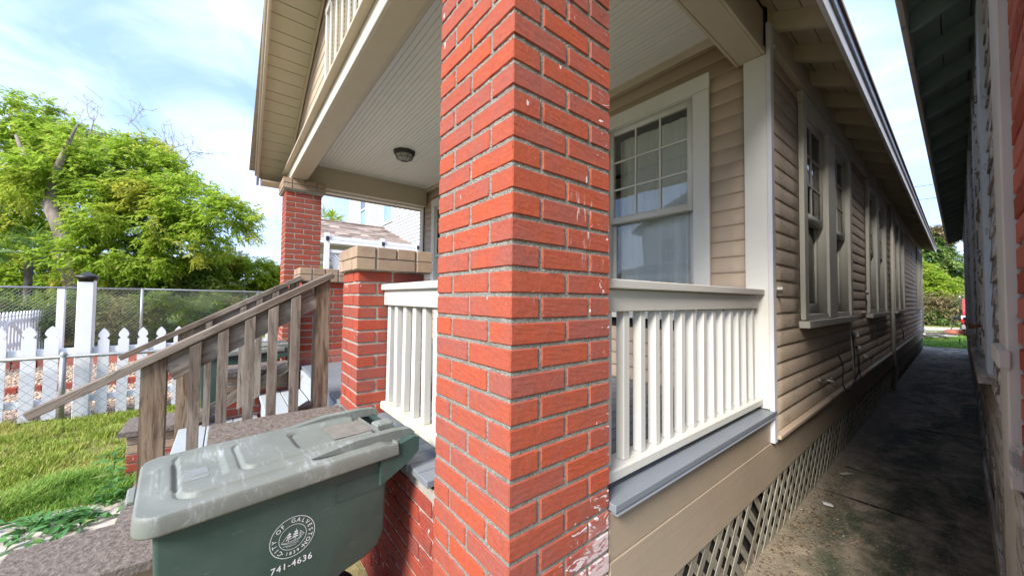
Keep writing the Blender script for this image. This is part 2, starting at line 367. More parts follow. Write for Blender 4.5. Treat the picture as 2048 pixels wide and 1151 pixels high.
# ------------------------------------------------------------------ masonry
BH = 0.068      # course height with its joint
def brick_mesh(sx, sy, sz, mat, var, cuts=3):
    cuts = 7 if cuts >= 4 else 3
    key = ('b', round(sx, 3), round(sy, 3), round(sz, 3), mat.name, var, cuts)
    if key in _cache: return _cache[key]
    rn = random.Random(hash(key[1:4]) % 9999 + var*17)
    bm = bmesh.new(); bmesh.ops.create_cube(bm, size=1.0); bmesh.ops.subdivide_edges(bm, edges=bm.edges[:], cuts=cuts, use_grid_fill=True)
    near = 0.5 - 1.0/(cuts+1)       # the first ring of cuts is moved right up to the edge, so only the arris is worn
    for v in bm.verts:
        c = v.co; ext = [abs(abs(c[i])-0.5) < 1e-4 for i in range(3)]; k = sum(ext)
        p = Vector((c.x*sx, c.y*sy, c.z*sz))
        for i, sz_ in enumerate((sx, sy, sz)):
            if abs(abs(c[i])-near) < 1e-3: p[i] = math.copysign(sz_/2-0.0026, c[i])
        if k >= 2:
            for i in range(3):
                if ext[i]: p[i] -= math.copysign(0.0008 + rn.random()*(0.0016 if k == 2 else 0.003) + (0.003 if rn.random() < .04 else 0), c[i])
        elif k == 1:
            for i in range(3):
                if ext[i]: p[i] += rn.uniform(-0.0004, 0.0004)
        v.co = p
    _cache[key] = bm_mesh('brick', bm, mat); return _cache[key]
def rough_core(x, y, z, mat, step=0.012, amp=0.0035, faces='xXyYZ'):
    V, F = [], []
    def grid(o, du, dv, nu, nv, nrm):
        n0 = len(V)
        for j in range(nv+1):
            for i in range(nu+1):
                p = o + du*(i/nu) + dv*(j/nv)
                if 0 < i < nu and 0 < j < nv: p = p + nrm*(noise.noise(p*70)*amp + noise.noise(p*180)*amp*0.6)
                V.append(tuple(p))
        for j in range(nv):
            for i in range(nu):
                a = n0 + j*(nu+1) + i; F.append((a, a+1, a+nu+2, a+nu+1))
    X, Y, Z = x[1]-x[0], y[1]-y[0], z[1]-z[0]
    nx, ny, nzz = (max(1, int(q/step)) for q in (X, Y, Z)); v = Vector
    if 'y' in faces: grid(v((x[0], y[0], z[0])), v((X, 0, 0)), v((0, 0, Z)), nx, nzz, v((0, -1, 0)))
    if 'X' in faces: grid(v((x[1], y[0], z[0])), v((0, Y, 0)), v((0, 0, Z)), ny, nzz, v((1, 0, 0)))
    if 'Y' in faces: grid(v((x[1], y[1], z[0])), v((-X, 0, 0)), v((0, 0, Z)), nx, nzz, v((0, 1, 0)))
    if 'x' in faces: grid(v((x[0], y[1], z[0])), v((0, -Y, 0)), v((0, 0, Z)), ny, nzz, v((-1, 0, 0)))
    if 'Z' in faces: grid(v((x[0], y[0], z[1])), v((X, 0, 0)), v((0, Y, 0)), nx, ny, v((0, 0, 1)))
    return mesh_np('mortar', V, F, mat)
JT = 0.0122
def lay(parent, x, y, z, mat, jig=0.0010, cuts=1):
    sx, sy, sz = x[1]-x[0], y[1]-y[0], z[1]-z[0]
    o = put('brick', brick_mesh(sx, sy, sz, mat, R.randrange(6), cuts), parent,
            ((x[0]+x[1])/2 + R.uniform(-jig, jig), (y[0]+y[1])/2 + R.uniform(-jig, jig), (z[0]+z[1])/2 + R.uniform(-jig, jig)))
    o.rotation_euler = (R.uniform(-.004, .004), R.uniform(-.004, .004), R.uniform(-.004, .004)); return o
def pinwheel_course(parent, x, y, z0, flip, mat, cuts, h=BH-JT):
    """square pillar: two pairs of stretchers on two sides and a closer between on the others"""
    w = 0.097
    def rng(a, b):   # two bricks
        m = (a+b)/2; return ((a, m-JT/2), (m+JT/2, b))
    z = (z0, z0+h)
    if flip:
        for p in rng(*x):
            lay(parent, p, (y[0], y[0]+w), z, mat, cuts=cuts); lay(parent, p, (y[1]-w, y[1]), z, mat, cuts=cuts)
        q = (y[0]+w+JT, y[1]-w-JT)
        lay(parent, (x[1]-w, x[1]), q, z, mat, cuts=cuts); lay(parent, (x[0], x[0]+w), q, z, mat, cuts=cuts)
    else:
        for p in rng(*y):
            lay(parent, (x[1]-w, x[1]), p, z, mat, cuts=cuts); lay(parent, (x[0], x[0]+w), p, z, mat, cuts=cuts)
        q = (x[0]+w+JT, x[1]-w-JT)
        lay(parent, q, (y[0], y[0]+w), z, mat, cuts=cuts); lay(parent, q, (y[1]-w, y[1]), z, mat, cuts=cuts)
def cap_course(parent, x, y, z0, n, shift, mat, h=BH-0.006):
    """a projecting course: bricks run round the four sides"""
    z = (z0, z0+h); w = 0.1
    def run(a, b, k, sh):
        L = (b-a)/k; cuts = [a] + [a+L*(i+sh) for i in range(0 if sh else 1, k)] + [b]
        return [(cuts[i]+JT/2*(i > 0), cuts[i+1]-JT/2*(i < len(cuts)-2)) for i in range(len(cuts)-1)]
    for p in run(x[0], x[1], n, shift):
        lay(parent, p, (y[0], y[0]+w), z, mat); lay(parent, p, (y[1]-w, y[1]), z, mat)
    for p in run(y[0]+w+JT, y[1]-w-JT, max(1, n-1), 0.5-shift if n > 1 else 0):
        lay(parent, (x[1]-w, x[1]), p, z, mat); lay(parent, (x[0], x[0]+w), p, z, mat)
def brick_face(parent, axis, plane, sgn, a0, a1, z0, rows, mat, depth=0.09, L=0.203, parity=0, top=None):
    """a wall face of running bond: axis is the direction the face looks along"""
    for k in range(rows):
        zz = z0 + k*BH; a = a0 - (L+JT)*(0.5 if (k+parity) % 2 else 0)
        while a < a1 - 0.02:
            s, e = max(a, a0), min(a+L, a1)
            if e - s > 0.03:
                pl = (plane-depth, plane) if sgn > 0 else (plane, plane+depth)
                if axis == 'x': lay(parent, pl, (s, e), (zz, zz+BH-JT), mat)
                else: lay(parent, (s, e), pl, (zz, zz+BH-JT), mat)
            a += L+JT

# ------------------------------------------------------------------ key dimensions (metres)
PX, PY, YF = -0.714, 0.569, 2.60         # alley-side plane, street-side plane, front wall of the house
XL = -5.80                               # far side of the house
FZ, CZ, BZ = 0.775, 3.262, 2.97          # porch floor, porch ceiling, underside of beams
HEND = 17.2
PITCH, RX = 0.45, -3.257
def under(x): return 3.17 + PITCH*((PX - x) if x > RX else (x - XL))    # underside of the rafters

# ------------------------------------------------------------------ brick pillars and piers
CZ0 = 0.0195
def pillar(label, x, y, cuts, mat, group):
    t = thing('brick_pillar', label, 'pillar', ((x[0]+x[1])/2, (y[0]+y[1])/2, 0), group)
    m = 0.0042
    put('mortar', rough_core((x[0]+m, x[1]-m), (y[0]+m, y[1]-m), (0, 2.825), MOR if mat is BR else MORL, 0.011 if mat is BR else 0.05, 0.0019 if mat is BR else .001, 'xXyY'), t)
    for k in range(41): pinwheel_course(t, x, y, CZ0 + k*BH, k % 2 == 0, mat, cuts)
    c = ((x[0]-.04, x[1]+.04), (y[0]-.04, y[1]+.04))
    bx('mortar_bed', t, (c[0][0]+.012, c[0][1]-.012), (c[1][0]+.012, c[1][1]-.012), (2.812, 2.962), MORL)
    cap_course(t, *c, 2.828, 2, 0.5, CREAM); cap_course(t, *c, 2.898, 2, 0, CREAM)
    return t
pillar('near red brick pillar at the alley corner of the porch, white paint smeared low on its right side', (PX-.411, PX), (PY, PY+.411), 4, BR, 'brick pillars holding up the porch beam')
pillar('far red brick pillar at the other end of the porch beam, cream bricks at its top', (XL, -5.392), (PY, PY+.411), 1, BR2, 'brick pillars holding up the porch beam')

def pier(label, x, y, pink=0):
    t = thing('brick_pier', label, 'pier', ((x[0]+x[1])/2, (y[0]+y[1])/2, 0.76), 'short brick piers either side of the porch steps')
    m = 0.006
    put('mortar', rough_core((x[0]+m, x[1]-m), (y[0]+m, y[1]-m), (0.76, 1.60), MORL, 0.02, 0.003, 'xXyY'), t)
    for k in range(12): pinwheel_course(t, x, y, 0.772 + k*BH, k % 2 == 0, BRN if k < pink else BR2, 2)
    c = ((x[0]-.008, x[1]+.042), (y[0]-.024, y[1]+.042))
    bx('mortar_bed', t, (c[0][0]+.01, c[0][1]-.01), (c[1][0]+.01, c[1][1]-.01), (1.580, 1.712), MORL)
    cap_course(t, *c, 1.583, 2, 0.5, CREAM); cap_course(t, *c, 1.650, 2, 0, CREAM)
pier('short brick pier with cream cap, joined to the white porch rail', (-2.40, -2.07), (PY, .949))
pier('short brick pier with cream cap and pale bottom courses, beyond the porch steps', (-4.30, -3.97), (PY, .949), 2)

# foundation wall under the porch floor, street side
t = thing('foundation_wall', 'dull red brick foundation wall below the grey porch floor edge, behind the bin', 'wall', (-1.6, .6, 0))
for (a, b) in ((-2.06, -1.13), (-3.94, -2.42), (-5.38, -4.32)):
    put('mortar', rough_core((a, b), (.607, .68), (0, .735), MORL, 0.03, 0.003, 'y'), t)
    brick_face(t, 'y', .60, -1, a+.004, b-.004, CZ0, 10 if b > -3.9 else 10, BR3, 0.07, parity=1)

# cheek walls of the steps
def cheek(label, x, steps, cap):
    t = thing('step_cheek_wall', label, 'low wall', ((x[0]+x[1])/2, 0, 0), 'low walls either side of the porch steps')
    for (y0, y1, top) in steps:
        rows = int((top - .045 - CZ0)/BH + .2)
        zoff = top - .042 - rows*BH
        put('mortar', rough_core((x[0]+.007, x[1]-.007), (y0+.007, y1-.002), (0, top-.035), MORL, 0.03, 0.003, 'xXyY'), t)
        for k in range(rows):
            m = CREAM if k >= rows-2 else BR2
            for ax, pl, sg in (('x', x[1], 1), ('x', x[0], -1)): brick_face(t, ax, pl, sg, y0, y1-.002, zoff+k*BH, 1, m, .09, parity=k % 2)
            lay(t, (x[0]+.1, x[1]-.1), (y0, y0+.09), (zoff+k*BH, zoff+k*BH+BH-JT), m)
        put('concrete_cap', rough_core((x[0]-.04, x[1]+.04), (y0-.04, y1), (top-.038, top), cap, 0.025, 0.003), t)
CAPM = mat_simple('brown_pebbled_concrete', (0.11, 0.088, 0.072), 0.95, (0.23, 0.195, 0.17), 45, 1.0)
cheek('brown capped brick wall running down beside the steps, nearest the green bin', (-2.40, -2.07), ((-.62, -.03, .38), (-.01, .565, .76)), CAPM)
cheek('cream and red brick wall down the far side of the steps, by the lawn', (-4.30, -3.95), ((-.56, -.01, .405), (.01, .565, .775)), CAPM)

# steps
t = thing('porch_steps', 'pale grey painted steps rising between the two wooden handrails', 'steps', (-3.2, 0, 0))
put('bottom_step', rough_core((-3.945, -2.445), (-.44, -.262), (0, .19), CAPM, 0.03, 0.004), t, label='brown pebbled concrete bottom step')
for (y0, y1, z) in ((-.265, .25, .375), (.25, .572, .565)):
    bx('riser', t, (-3.945, -2.445), (y0+.018, y0+.04), (z-.19, z-.032), STEPM)
    for k in range(2 if y1-y0 < .4 else 3):
        n = 2 if y1-y0 < .4 else 3; w = (y1-y0)/n
        bx('tread_board', t, (-3.945, -2.445), (y0+k*w, y0+(k+1)*w-.005), (z-.03, z), STEPM, .004)
bx('riser', t, (-3.945, -2.445), (.568, .59), (.566, .742), STEPM)

# wooden handrails of the steps
def handrail(label, xn, xb, y0, z0, y1, z1, newels, bals, balw, lower, zb):
    t = thing('stair_handrail', label, 'handrail', (xn, 0, .2), 'weathered wooden handrails of the porch steps')
    s = (z1-z0)/(y1-y0); zc = lambda y: z0 + s*(y-y0)
    xc = xn-.045
    bar('rail_cap', t, (xc+.015, y0, z0), (xc+.015, y1, z1), .10, .038, OLD, bev=.003)
    for (a, b, zz, h) in newels:
        o = prism_mesh('newel_post', [(a, zz), (b, zz), (b, zc(b)-.024), (a, zc(a)-.024)], 'x', xn-.09, xn, OLDZ)
        put('newel_post', o, t)
    ya, yb = newels[0][1], newels[1][0]
    bar('apron_board', t, (xc+.02, ya, zc(ya)-.092), (xc+.02, yb, zc(yb)-.092), .036, .125, OLD)
    for y in bals:
        a, b = y-balw/2, y+balw/2
        o = prism_mesh('baluster', [(a, zb(a)), (b, zb(b)), (b, zc(b)-.03), (a, zc(a)-.03)], 'x', xb-.036, xb, OLDS)
        put('baluster', o, t)
    (a, za), (b, zb2) = lower
    bar('lower_rail', t, (xb-.058, a, za), (xb-.058, b, zb2), .036, .085, OLD)
handrail('weathered wooden handrail nearer the bin, its long end slanting over the lawn', -2.50, -2.462, -.652, .905, .53, 1.572,
         ((-.316, -.226, .19, 0), (.437, .517, .565, 0)), (-.116, -.005, .11, .217, .328), .046, ((-.226, .385), (.44, .755)), lambda y: .30 + .60*(y+.2))
handrail('weathered wooden handrail along the far brick wall of the steps', -3.87, -3.832, -.60, .965, .545, 1.61,
         ((-.29, -.195, .19, 0), (.468, .535, .565, 0)), (-.102, .118, .233, .35), .044, ((-.195, .42), (.468, .79)), lambda y: .36 + .58*(y+.1))

# ------------------------------------------------------------------ the house
H = thing('wooden_house', 'single storey taupe wooden house with a front porch and long clapboard side along the alley', 'house', (-3.25, 2.6, 0))
def strips(u0, u1, z0, z1, opens):
    """rectangles of a wall with its openings cut out, in one row"""
    spans = [(u0, u1)]
    for (a, b, c, d) in opens:
        if z0 < d-1e-4 and z1 > c+1e-4:
            new = []
            for s, e in spans:
                if b <= s or a >= e: new.append((s, e)); continue
                if a > s: new.append((s, a))
                if b < e: new.append((b, e))
            spans = new
    return spans
side_open = [(3.30, 5.10, 1.29, 2.92), (6.30, 8.02, 1.29, 2.92), (9.2, 10.95, 1.29, 2.92), (14.9, 16.2, 1.29, 2.92)]
front_open = [(-1.92, -1.15, 1.29, 2.93), (-3.75, -2.85, .775, 2.93), (-5.26, -4.49, 1.29, 2.93)]
def backing(name, axis, p0, p1, u0, u1, z0, z1, opens, mat):
    zs = sorted({z0, z1, *[q for o in opens for q in (o[2], o[3]) if z0 < q < z1]}); B = []
    for a, b in zip(zs, zs[1:]):
        for s, e in strips(u0, u1, a, b, opens):
            B.append((((p0, p1), (s, e)) if axis == 'x' else ((s, e), (p0, p1))) + ((a, b),))
    V, F = multi_box(B); return mesh_np(name, V, F, mat)
def siding_mesh(axis, L, h, mat, wav, seed, nseg, lip=.007):
    """a lapped board, thick bottom edge standing proud, its lower edge a little wavy"""
    V, F = [], []
    for i in range(nseg+1):
        u = L*(i/nseg-.5); q = Vector((u*1.7, seed*3.1, 0)); dz = noise.noise(q)*wav; dp = abs(noise.noise(q+Vector((5, 0, 9))))*wav*.9
        for (p, z) in ((0, 0+dz), (lip+dp, -.001+dz), (lip-.001+dp, .012+dz), (.004, h+.012), (0, h+.012)):
            V.append((p, u, z) if axis == 'x' else (u, -p, z))
        if i:
            a, b = (i-1)*5, i*5
            for k in range(5):
                f = (a+k, a+(k+1) % 5, b+(k+1) % 5, b+k); F.append(f if axis == 'y' else f[::-1])
    me = mesh_np('siding_board', V, F, mat)
    me2 = bmesh.new(); me2.from_mesh(me)
    es = [e for e in me2.edges if e.is_boundary]; bmesh.ops.holes_fill(me2, edges=es); me2.to_mesh(me); me2.free()
    return me
EXP = 0.105
side_wall = put('side_wall', backing('wall', 'x', PX-.10, PX-.012, YF+.03, HEND, .34, 3.3, side_open, DARK), H)
z = .62; row = 0
while z < 3.02:
    for (s, e) in strips(YF+.032, HEND, z, z+EXP, side_open):
        cuts = [s]; nxt = s + R.uniform(2.2, 4.6)
        while nxt < e-1.2: cuts.append(nxt); nxt += R.uniform(2.8, 4.8)
        cuts.append(e)
        for a, b in zip(cuts, cuts[1:]):
            far = min(1.0, a/8)
            wav = .0012 + .006*far + (.003 if z < 1.2 and a > 4 else 0)
            me = siding_mesh('x', b-a-.003, EXP, SID, wav, row*7+a, max(3, int((b-a)*5)))
            put('siding_board', me, side_wall, (PX-.013, (a+b)/2, z))
    z += EXP; row += 1
front_wall = put('front_wall', backing('wall', 'y', YF+.012, YF+.10, XL+.02, PX-.02, FZ, 3.3, front_open, DARK), H)
z = FZ+.002; row = 0
while z < CZ-.02:
    for (s, e) in strips(XL+.13, -.845, z, z+EXP, front_open):
        put('siding_board', siding_mesh('y', e-s-.002, min(EXP, CZ-z-.012), SIDF, .0004, row+s, 3, .006), front_wall, ((s+e)/2, YF+.012, z))
    z += EXP; row += 1
# inside of the front rooms, so that the windows look into somewhere dim
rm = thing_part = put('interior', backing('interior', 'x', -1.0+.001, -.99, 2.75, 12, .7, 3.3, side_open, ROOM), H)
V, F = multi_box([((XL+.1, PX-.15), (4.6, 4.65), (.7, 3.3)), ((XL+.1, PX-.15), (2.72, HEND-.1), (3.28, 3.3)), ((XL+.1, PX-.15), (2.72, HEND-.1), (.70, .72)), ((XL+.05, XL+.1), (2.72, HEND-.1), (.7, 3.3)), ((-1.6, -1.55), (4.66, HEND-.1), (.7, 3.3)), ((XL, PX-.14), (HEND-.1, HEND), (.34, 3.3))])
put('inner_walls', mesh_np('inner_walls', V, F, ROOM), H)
V, F = multi_box([((XL, XL+.02), (YF, HEND), (.34, 3.25))]); put('far_side_wall', mesh_np('far_side_wall', V, F, TRIM), H)

# windows
def curtain_mesh(axis, u0, u1, z0, z1, seed, gather=0.018):
    n = int((u1-u0)/.007); rows = 10; V, F = [], []
    for j in range(rows+1):
        f = j/rows; z = z0 + (z1-z0)*f
        for i in range(n+1):
            u = u0 + (u1-u0)*i/n
            a = noise.noise(Vector((u*11, seed, f*.8))) + .5*noise.noise(Vector((u*34, seed+4, f*1.3)))
            p = a*gather*2.2*(1-.5*f) + (noise.noise(Vector((u*60, 3, seed)))*.012 if j >= rows-1 else 0)
            V.append((p, u, z) if axis == 'x' else (u, p, z))
    for j in range(rows):
        for i in range(n):
            a = j*(n+1)+i; F.append((a, a+1, a+n+2, a+n+1))
    return mesh_np('curtain', V, F, CURT, True)
def window(axis, pl, sgn, u0, u1, z0, z1, cols, head, casing, sill, trim, worn=None, label=None, curtain=True, recess=.05, parent=None, outer=True):
    """one sash window. (u0,u1,z0,z1) is the opening; axis 'y' looks along -Y, axis 'x' along +X; d = metres out of the wall"""
    def B(name, par, u, z, d, mat, bev=.0015):
        p = (pl+sgn*d[0], pl+sgn*d[1]); p = (min(p), max(p))
        return bx(name, par, *((p, u) if axis == 'x' else (u, p)), z, mat, bev)
    w = put('window', backing('jamb', axis, *sorted((pl-sgn*(recess+.07), pl+sgn*.004)), u0-.02, u1+.02, z0-.02, z1+.02, [(u0, u1, z0, z1)], trim), parent or H, (0, 0, 0), None, label)
    WP[w.name] = Vector((0, 0, 0))
    mid = z0 + (z1-z0)*.475; f = .045
    for nm, (a, b), d0, cc in (('upper_sash', (mid, z1-.005), recess-.03, cols), ('lower_sash', (z0+.005, mid+.05), recess+.012, 1)):
        ht = .055 if nm[0] == 'u' else .075
        rect = [((u0+.002, u0+f), (a, b)), ((u1-f, u1-.002), (a, b)), ((u0+f+.0005, u1-f-.0005), (a, a+ht)), ((u0+f+.0005, u1-f-.0005), (b-.05, b))]
        VB = []
        for (u, zz) in rect:
            p = tuple(sorted((pl-sgn*d0, pl-sgn*(d0+.03)))); VB.append(((p, u) if axis == 'x' else (u, p)) + (zz,))
        V, F = multi_box(VB); put(nm, mesh_np(nm, V, F, trim), w)
        ga, gb, gu, gv = a+ht, b-.05, u0+f, u1-f
        gd = d0+.013
        for i in range(1, cc): B('muntin', w, ((gu+(gv-gu)*i/cc)-.007, (gu+(gv-gu)*i/cc)+.007), (ga, gb), (-gd-.006, -gd+.009), trim, 0)
        rws = 3 if cc > 1 else 1
        for i in range(cc):
            for j in range(rws):
                uu_ = (gu+(gv-gu)*i/cc+.006*(i > 0), gu+(gv-gu)*(i+1)/cc-.006*(i < cc-1)); zz = (ga+(gb-ga)*j/rws+.006*(j > 0), ga+(gb-ga)*(j+1)/rws-.006*(j < rws-1))
                if j and i == 0: pass
                g = B('pane', w, uu_, zz, (-gd-.002, -gd+.001), GLASS, 0)
                g.rotation_euler = (R.uniform(-.004, .004), 0, R.uniform(-.004, .004))
        for j in range(1, rws): B('muntin', w, (gu, gv), (ga+(gb-ga)*j/rws-.007, ga+(gb-ga)*j/rws+.007), (-gd-.005, -gd+.008), trim, 0)
    if curtain:
        c = curtain_mesh(axis, u0+.02, u1-.02, z0+.02, z1-.06, u0*3)
        put('curtain', c, w, (pl-sgn*(recess+.10), 0, 0) if axis == 'x' else (0, pl-sgn*(recess+.10), 0))
    return w, B
def casings(w, B, u0, u1, z0, z1, cw, hh, trim, sill=True, out=.022, left=True, right=True):
    if left: B('casing', w, (u0-cw, u0-.004), (z0-.01, z1+.002), (0, out), trim)
    if right: B('casing', w, (u1+.004, u1+cw), (z0-.01, z1+.002), (0, out), trim)
    B('head_casing', w, (u0-(cw if left else 0)-.004, u1+(cw if right else 0)+.004), (z1+.004, z1+hh), (0, out+.004), trim)
    B('sill', w, (u0-(cw if left else 0)-.03, u1+(cw if right else 0)+.03), (z0-.052, z0-.012), (-.03, .055), trim)
w, B = window('y', YF, -1, -1.90, -1.175, 1.34, 2.905, 3, 0, 0, 0, WHITE, label='white framed sash window beside the corner board, sheer curtains behind nine small panes', recess=.03)
casings(w, B, -1.90, -1.175, 1.34, 2.905, .115, .115, WHITE)
w, B = window('y', YF, -1, -5.24, -4.51, 1.34, 2.905, 3, 0, 0, 0, WHITE, label='white framed sash window at the far end of the porch wall', recess=.03)
casings(w, B, -5.24, -4.51, 1.34, 2.905, .115, .115, WHITE)
d = put('front_door', box_mesh(.888, .04, 2.145, WHITE, .003), H, (-3.3, YF+.02, FZ+1.076)); WP[d.name] = Vector((-3.3, YF+.02, FZ+1.04))
for (x0, z0) in ((-3.64, .95), (-3.25, .95), (-3.64, 1.75), (-3.25, 1.75)): bx('door_panel', d, (x0, x0+.29), (YF-.006, YF+.002), (z0, z0+.68), WHITE, .003)
put('door_knob', tube_mesh('door_knob', [(-2.93, YF, 1.75), (-2.93, YF-.05, 1.75)], [.012, .028], BLACKP), d)
for a, b in ((-3.85, -3.755), (-2.845, -2.75)): bx('door_casing', d, (a, b), (YF-.022, YF-.001), (FZ, 2.93), WHITE)
bx('door_casing', d, (-3.85, -2.75), (YF-.026, YF-.001), (2.932, 3.03), WHITE)
# double windows on the alley side
dw = [(3.36, 4.06, 4.36, 5.02, 2.93), (6.36, 7.02, 7.26, 7.94, 2.93), (9.26, 9.94, 10.18, 10.86, 2.93), (14.95, 15.45, 15.6, 16.15, 2.93)]
names = ('first double window along the alley wall, glass showing between worn white frames', 'second double window along the alley wall', 'third double window along the alley wall, beyond the pipe', 'last and smallest looking window at the far end of the alley wall')
for (a, b, c, e, zt), lb in zip(dw, names):
    w, B = window('x', PX, 1, a, b, 1.335, zt-.04, 2, 0, 0, 0, WORNW, label=lb, recess=.045)
    w2, B2 = window('x', PX, 1, c, e, 1.335, zt-.04, 2, 0, 0, 0, WORNW, recess=.045, label=lb)
    B('casing', w, (a-.10, a-.002), (1.30, zt-.036), (-.005, .026), WORNW); B('casing', w, (e+.002, e+.11), (1.30, zt-.036), (-.005, .026), WORNW)
    B('mullion', w, (b+.002, c-.002), (1.30, zt-.036), (-.04, .024), WORNW)
    B('head_casing', w, (a-.11, e+.12), (zt-.034, zt+.05), (-.005, .03), WORNW)
    B('sill', w, (a-.13, e+.14), (1.243, 1.292), (-.09, .055), WORNW); B('sill_board', w, (a-.005, e+.005), (1.294, 1.333), (-.10, .012), WORNW)
# boards at the corners and round the foot
bx('corner_board', H, (-.845, -.722), (YF-.026, YF+.0), (FZ+.006, BZ-.004), WHITE, .002)
bx('corner_board', H, (-.7215, -.697), (YF-.026, YF+.028), (.585, 3.16), FASC, .002)
bx('corner_board', H, (XL, XL+.12), (YF-.02, YF+.0), (FZ+.006, BZ-.004), WHITE, .002)
bx('corner_board', H, (-.735, -.70), (HEND-.10, HEND+.02), (.5, 3.16), WORNW, .002)
y = YF+.03
while y < HEND:
    e = min(y+R.uniform(2.6, 4.2), HEND)
    bx('skirt_board', H, (PX-.03, PX-.004+R.uniform(-.003, .003)), (y, e-.004), (.352, .594), SKIRT); 
    bx('ledge_board', H, (PX-.03, PX+.032), (y+.003, e-.004), (.597, .620), SIDF if y < 4 else WORNW, .003); y = e
y = .99
bx('skirt_board', H, (PX-.03, PX-.006), (y, YF+.028), (.584, .738), SKIRT); bx('skirt_board', H, (PX-.03, PX-.002), (y, YF+.028), (.352, .581), SKIRT)
bx('frieze_board', H, (PX-.02, PX+.012), (YF+.032, HEND), (3.03, 3.155), EAVE); bx('frieze_moulding', H, (PX-.02, PX+.026), (YF+.032, HEND), (3.012, 3.032), EAVE)
# lattice under the floor: single slats near, joined further on
lat = put('lattice_panel', mesh_np('shade_panel', *multi_box([((PX-.075, PX-.055), (1.0, HEND), (0, .36)), ((PX-.3, PX-.02), (5.2, 5.5), (0, .35))]), DARK), H, label='crossed wooden lattice slats along the foot of the porch and side wall, mossy and stained')  # near-black panel close behind the slats paints the shade under the floor
LW = .040
slat = {}
for sg, xo in ((-1, PX-.012), (1, PX-.016)):
    L = .36/math.sin(math.radians(46)); key = box_mesh(.0035, LW, L+.01, LATT, 0)
    y = .92
    while y < 8.6:
        if sg < 0 and 2.0 < y < 2.2: y += .13; continue
        o = put('lattice_slat', key, lat, (xo + R.uniform(-.001, .001), y+.14, .178 + R.uniform(-.006, .004)), (sg*math.radians(44 + R.uniform(-1.2, 1.2)), 0, 0)); y += .13
V, F = [], []
y = 8.7
while y < HEND-.2:
    v, f = multi_box([((PX-.02, PX-.01), (y, y+.05), (0, .36))]); F += [tuple(q+len(V) for q in g) for g in f]; V += v; y += .085
tag(put('far_lattice', mesh_np('far_lattice', V, F, LATT), H), kind='stuff')

# porch floor, beams, ceiling
x = PX+.024; i = 0
while x > XL-.03:
    bx('floor_board', H, (x-.083+R.uniform(0, .0012), x-.0035), ((.984 if x > -1.128 else .575)+R.uniform(-.003, .003), YF+.01), (FZ-.026, FZ+R.uniform(-.001, .001)), FLOORM, .0025); x -= .084
bx('floor_edge_board', H, (PX+.0, PX+.026), (.99, YF-.03), (FZ-.034, FZ-.029), FLOORM); bx('rim_board', H, (XL+.1, PX-.03), (.625, .66), (.6, FZ-.03), SKIRT)
bx('side_beam', H, (-.873, -.738), (PY+.03, YF-.001), (BZ, 3.19), TRIM, .004); bx('side_beam_trim', H, (-.893, -.875), (.8, YF-.001), (BZ+.001, BZ+.04), TRIM, .002)
bx('side_beam_trim', H, (-.737, -.722), (PY+.03, YF-.03), (BZ-.004, BZ+.035), TRIM, .002)
bx('front_beam', H, (XL+.02, -.738), (.612, .785), (BZ+.001, 3.215), BEAMP, .004)
bx('beam_soffit', H, (-5.58, -.895), (.625, .772), (BZ-.006, BZ+.002), TRIM, .002); bx('beam_moulding', H, (-5.56, -.875), (.786, .803), (BZ+.01, BZ+.055), TRIM, .002)
bx('far_beam', H, (XL+.03, -5.57), (.786, YF-.001), (BZ, 3.25), TRIM, .004); bx('far_beam_moulding', H, (-5.569, -5.552), (.80, YF-.03), (3.225, 3.258), TRIM)
bx('beam_drip_board', H, (XL-.0, XL+.10), (.99, YF-.03), (BZ-.02, BZ-.001), WHITE)
bx('ceiling_moulding', H, (-5.55, -.90), (YF-.022, YF-.0015), (3.20, CZ-.004), TRIM)
bx('ledge_trim', H, (XL+.02, PX+.02), (.555, .611), (3.10, 3.125), TRIM, .003)
y = .786
ck = None
pr = [(0, .003), (.0015, .003), (.003, -.003), (.038, -.003), (.0405, .003), (.043, -.003), (.079, -.003), (.0805, .003), (.0815, .012), (0, .012)]
cme = prism_mesh('ceiling_board', pr, 'x', -2.36, 2.36, CEIL)
while y < YF-.08:
    put('ceiling_board', cme, H, (-3.235, y, CZ)); y += .082
bx('ceiling_board', H, (-5.595, -.875), (y, YF-.023), (CZ-.003, CZ+.01), CEIL); bx('ceiling_void', H, (-5.6, -.74), (.70, YF), (CZ+.014, CZ+.03), DARK)
# porch light
def lathe(prof, n, mat, name='lathe', smooth=True):
    V = [(r*math.cos(2*math.pi*k/n), r*math.sin(2*math.pi*k/n), z) for r, z in prof for k in range(n)]
    F = [(i*n+k, i*n+(k+1) % n, (i+1)*n+(k+1) % n, (i+1)*n+k) for i in range(len(prof)-1) for k in range(n)]
    return mesh_np(name, V, F, mat, smooth)
pl_ = thing('porch_light', 'small black rimmed ceiling light with faceted frosted glass on the porch ceiling', 'ceiling light', (-4.309, 1.697, CZ-.003))
LG = mat_simple('frosted_glass', (0.42, 0.40, 0.34), 0.35)
P0 = (-4.309, 1.697, CZ-.003)
put('base_plate', lathe([(0, 0), (.135, 0), (.14, -.012), (.118, -.045), (0, -.045)], 8, BLACKP, smooth=False), pl_, P0)
put('glass_shade', lathe([(.108, -.045), (.10, -.085), (.04, -.115), (0, -.118)], 8, LG, smooth=False), pl_, P0)
for k in range(8):
    a = 2*math.pi*k/8; c, s = math.cos(a), math.sin(a)
    put('cage_bar', tube_mesh('cage_bar', [(.112*c, .112*s, -.044), (.103*c, .103*s, -.086), (.042*c, .042*s, -.117), (0, 0, -.122)], .0028, BLACKP, 5), pl_, P0)
put('cage_ring', tube_mesh('cage_ring', [(.103*math.cos(2*math.pi*k/8), .103*math.sin(2*math.pi*k/8), -.087) for k in range(9)], .0028, BLACKP, 5), pl_, P0)

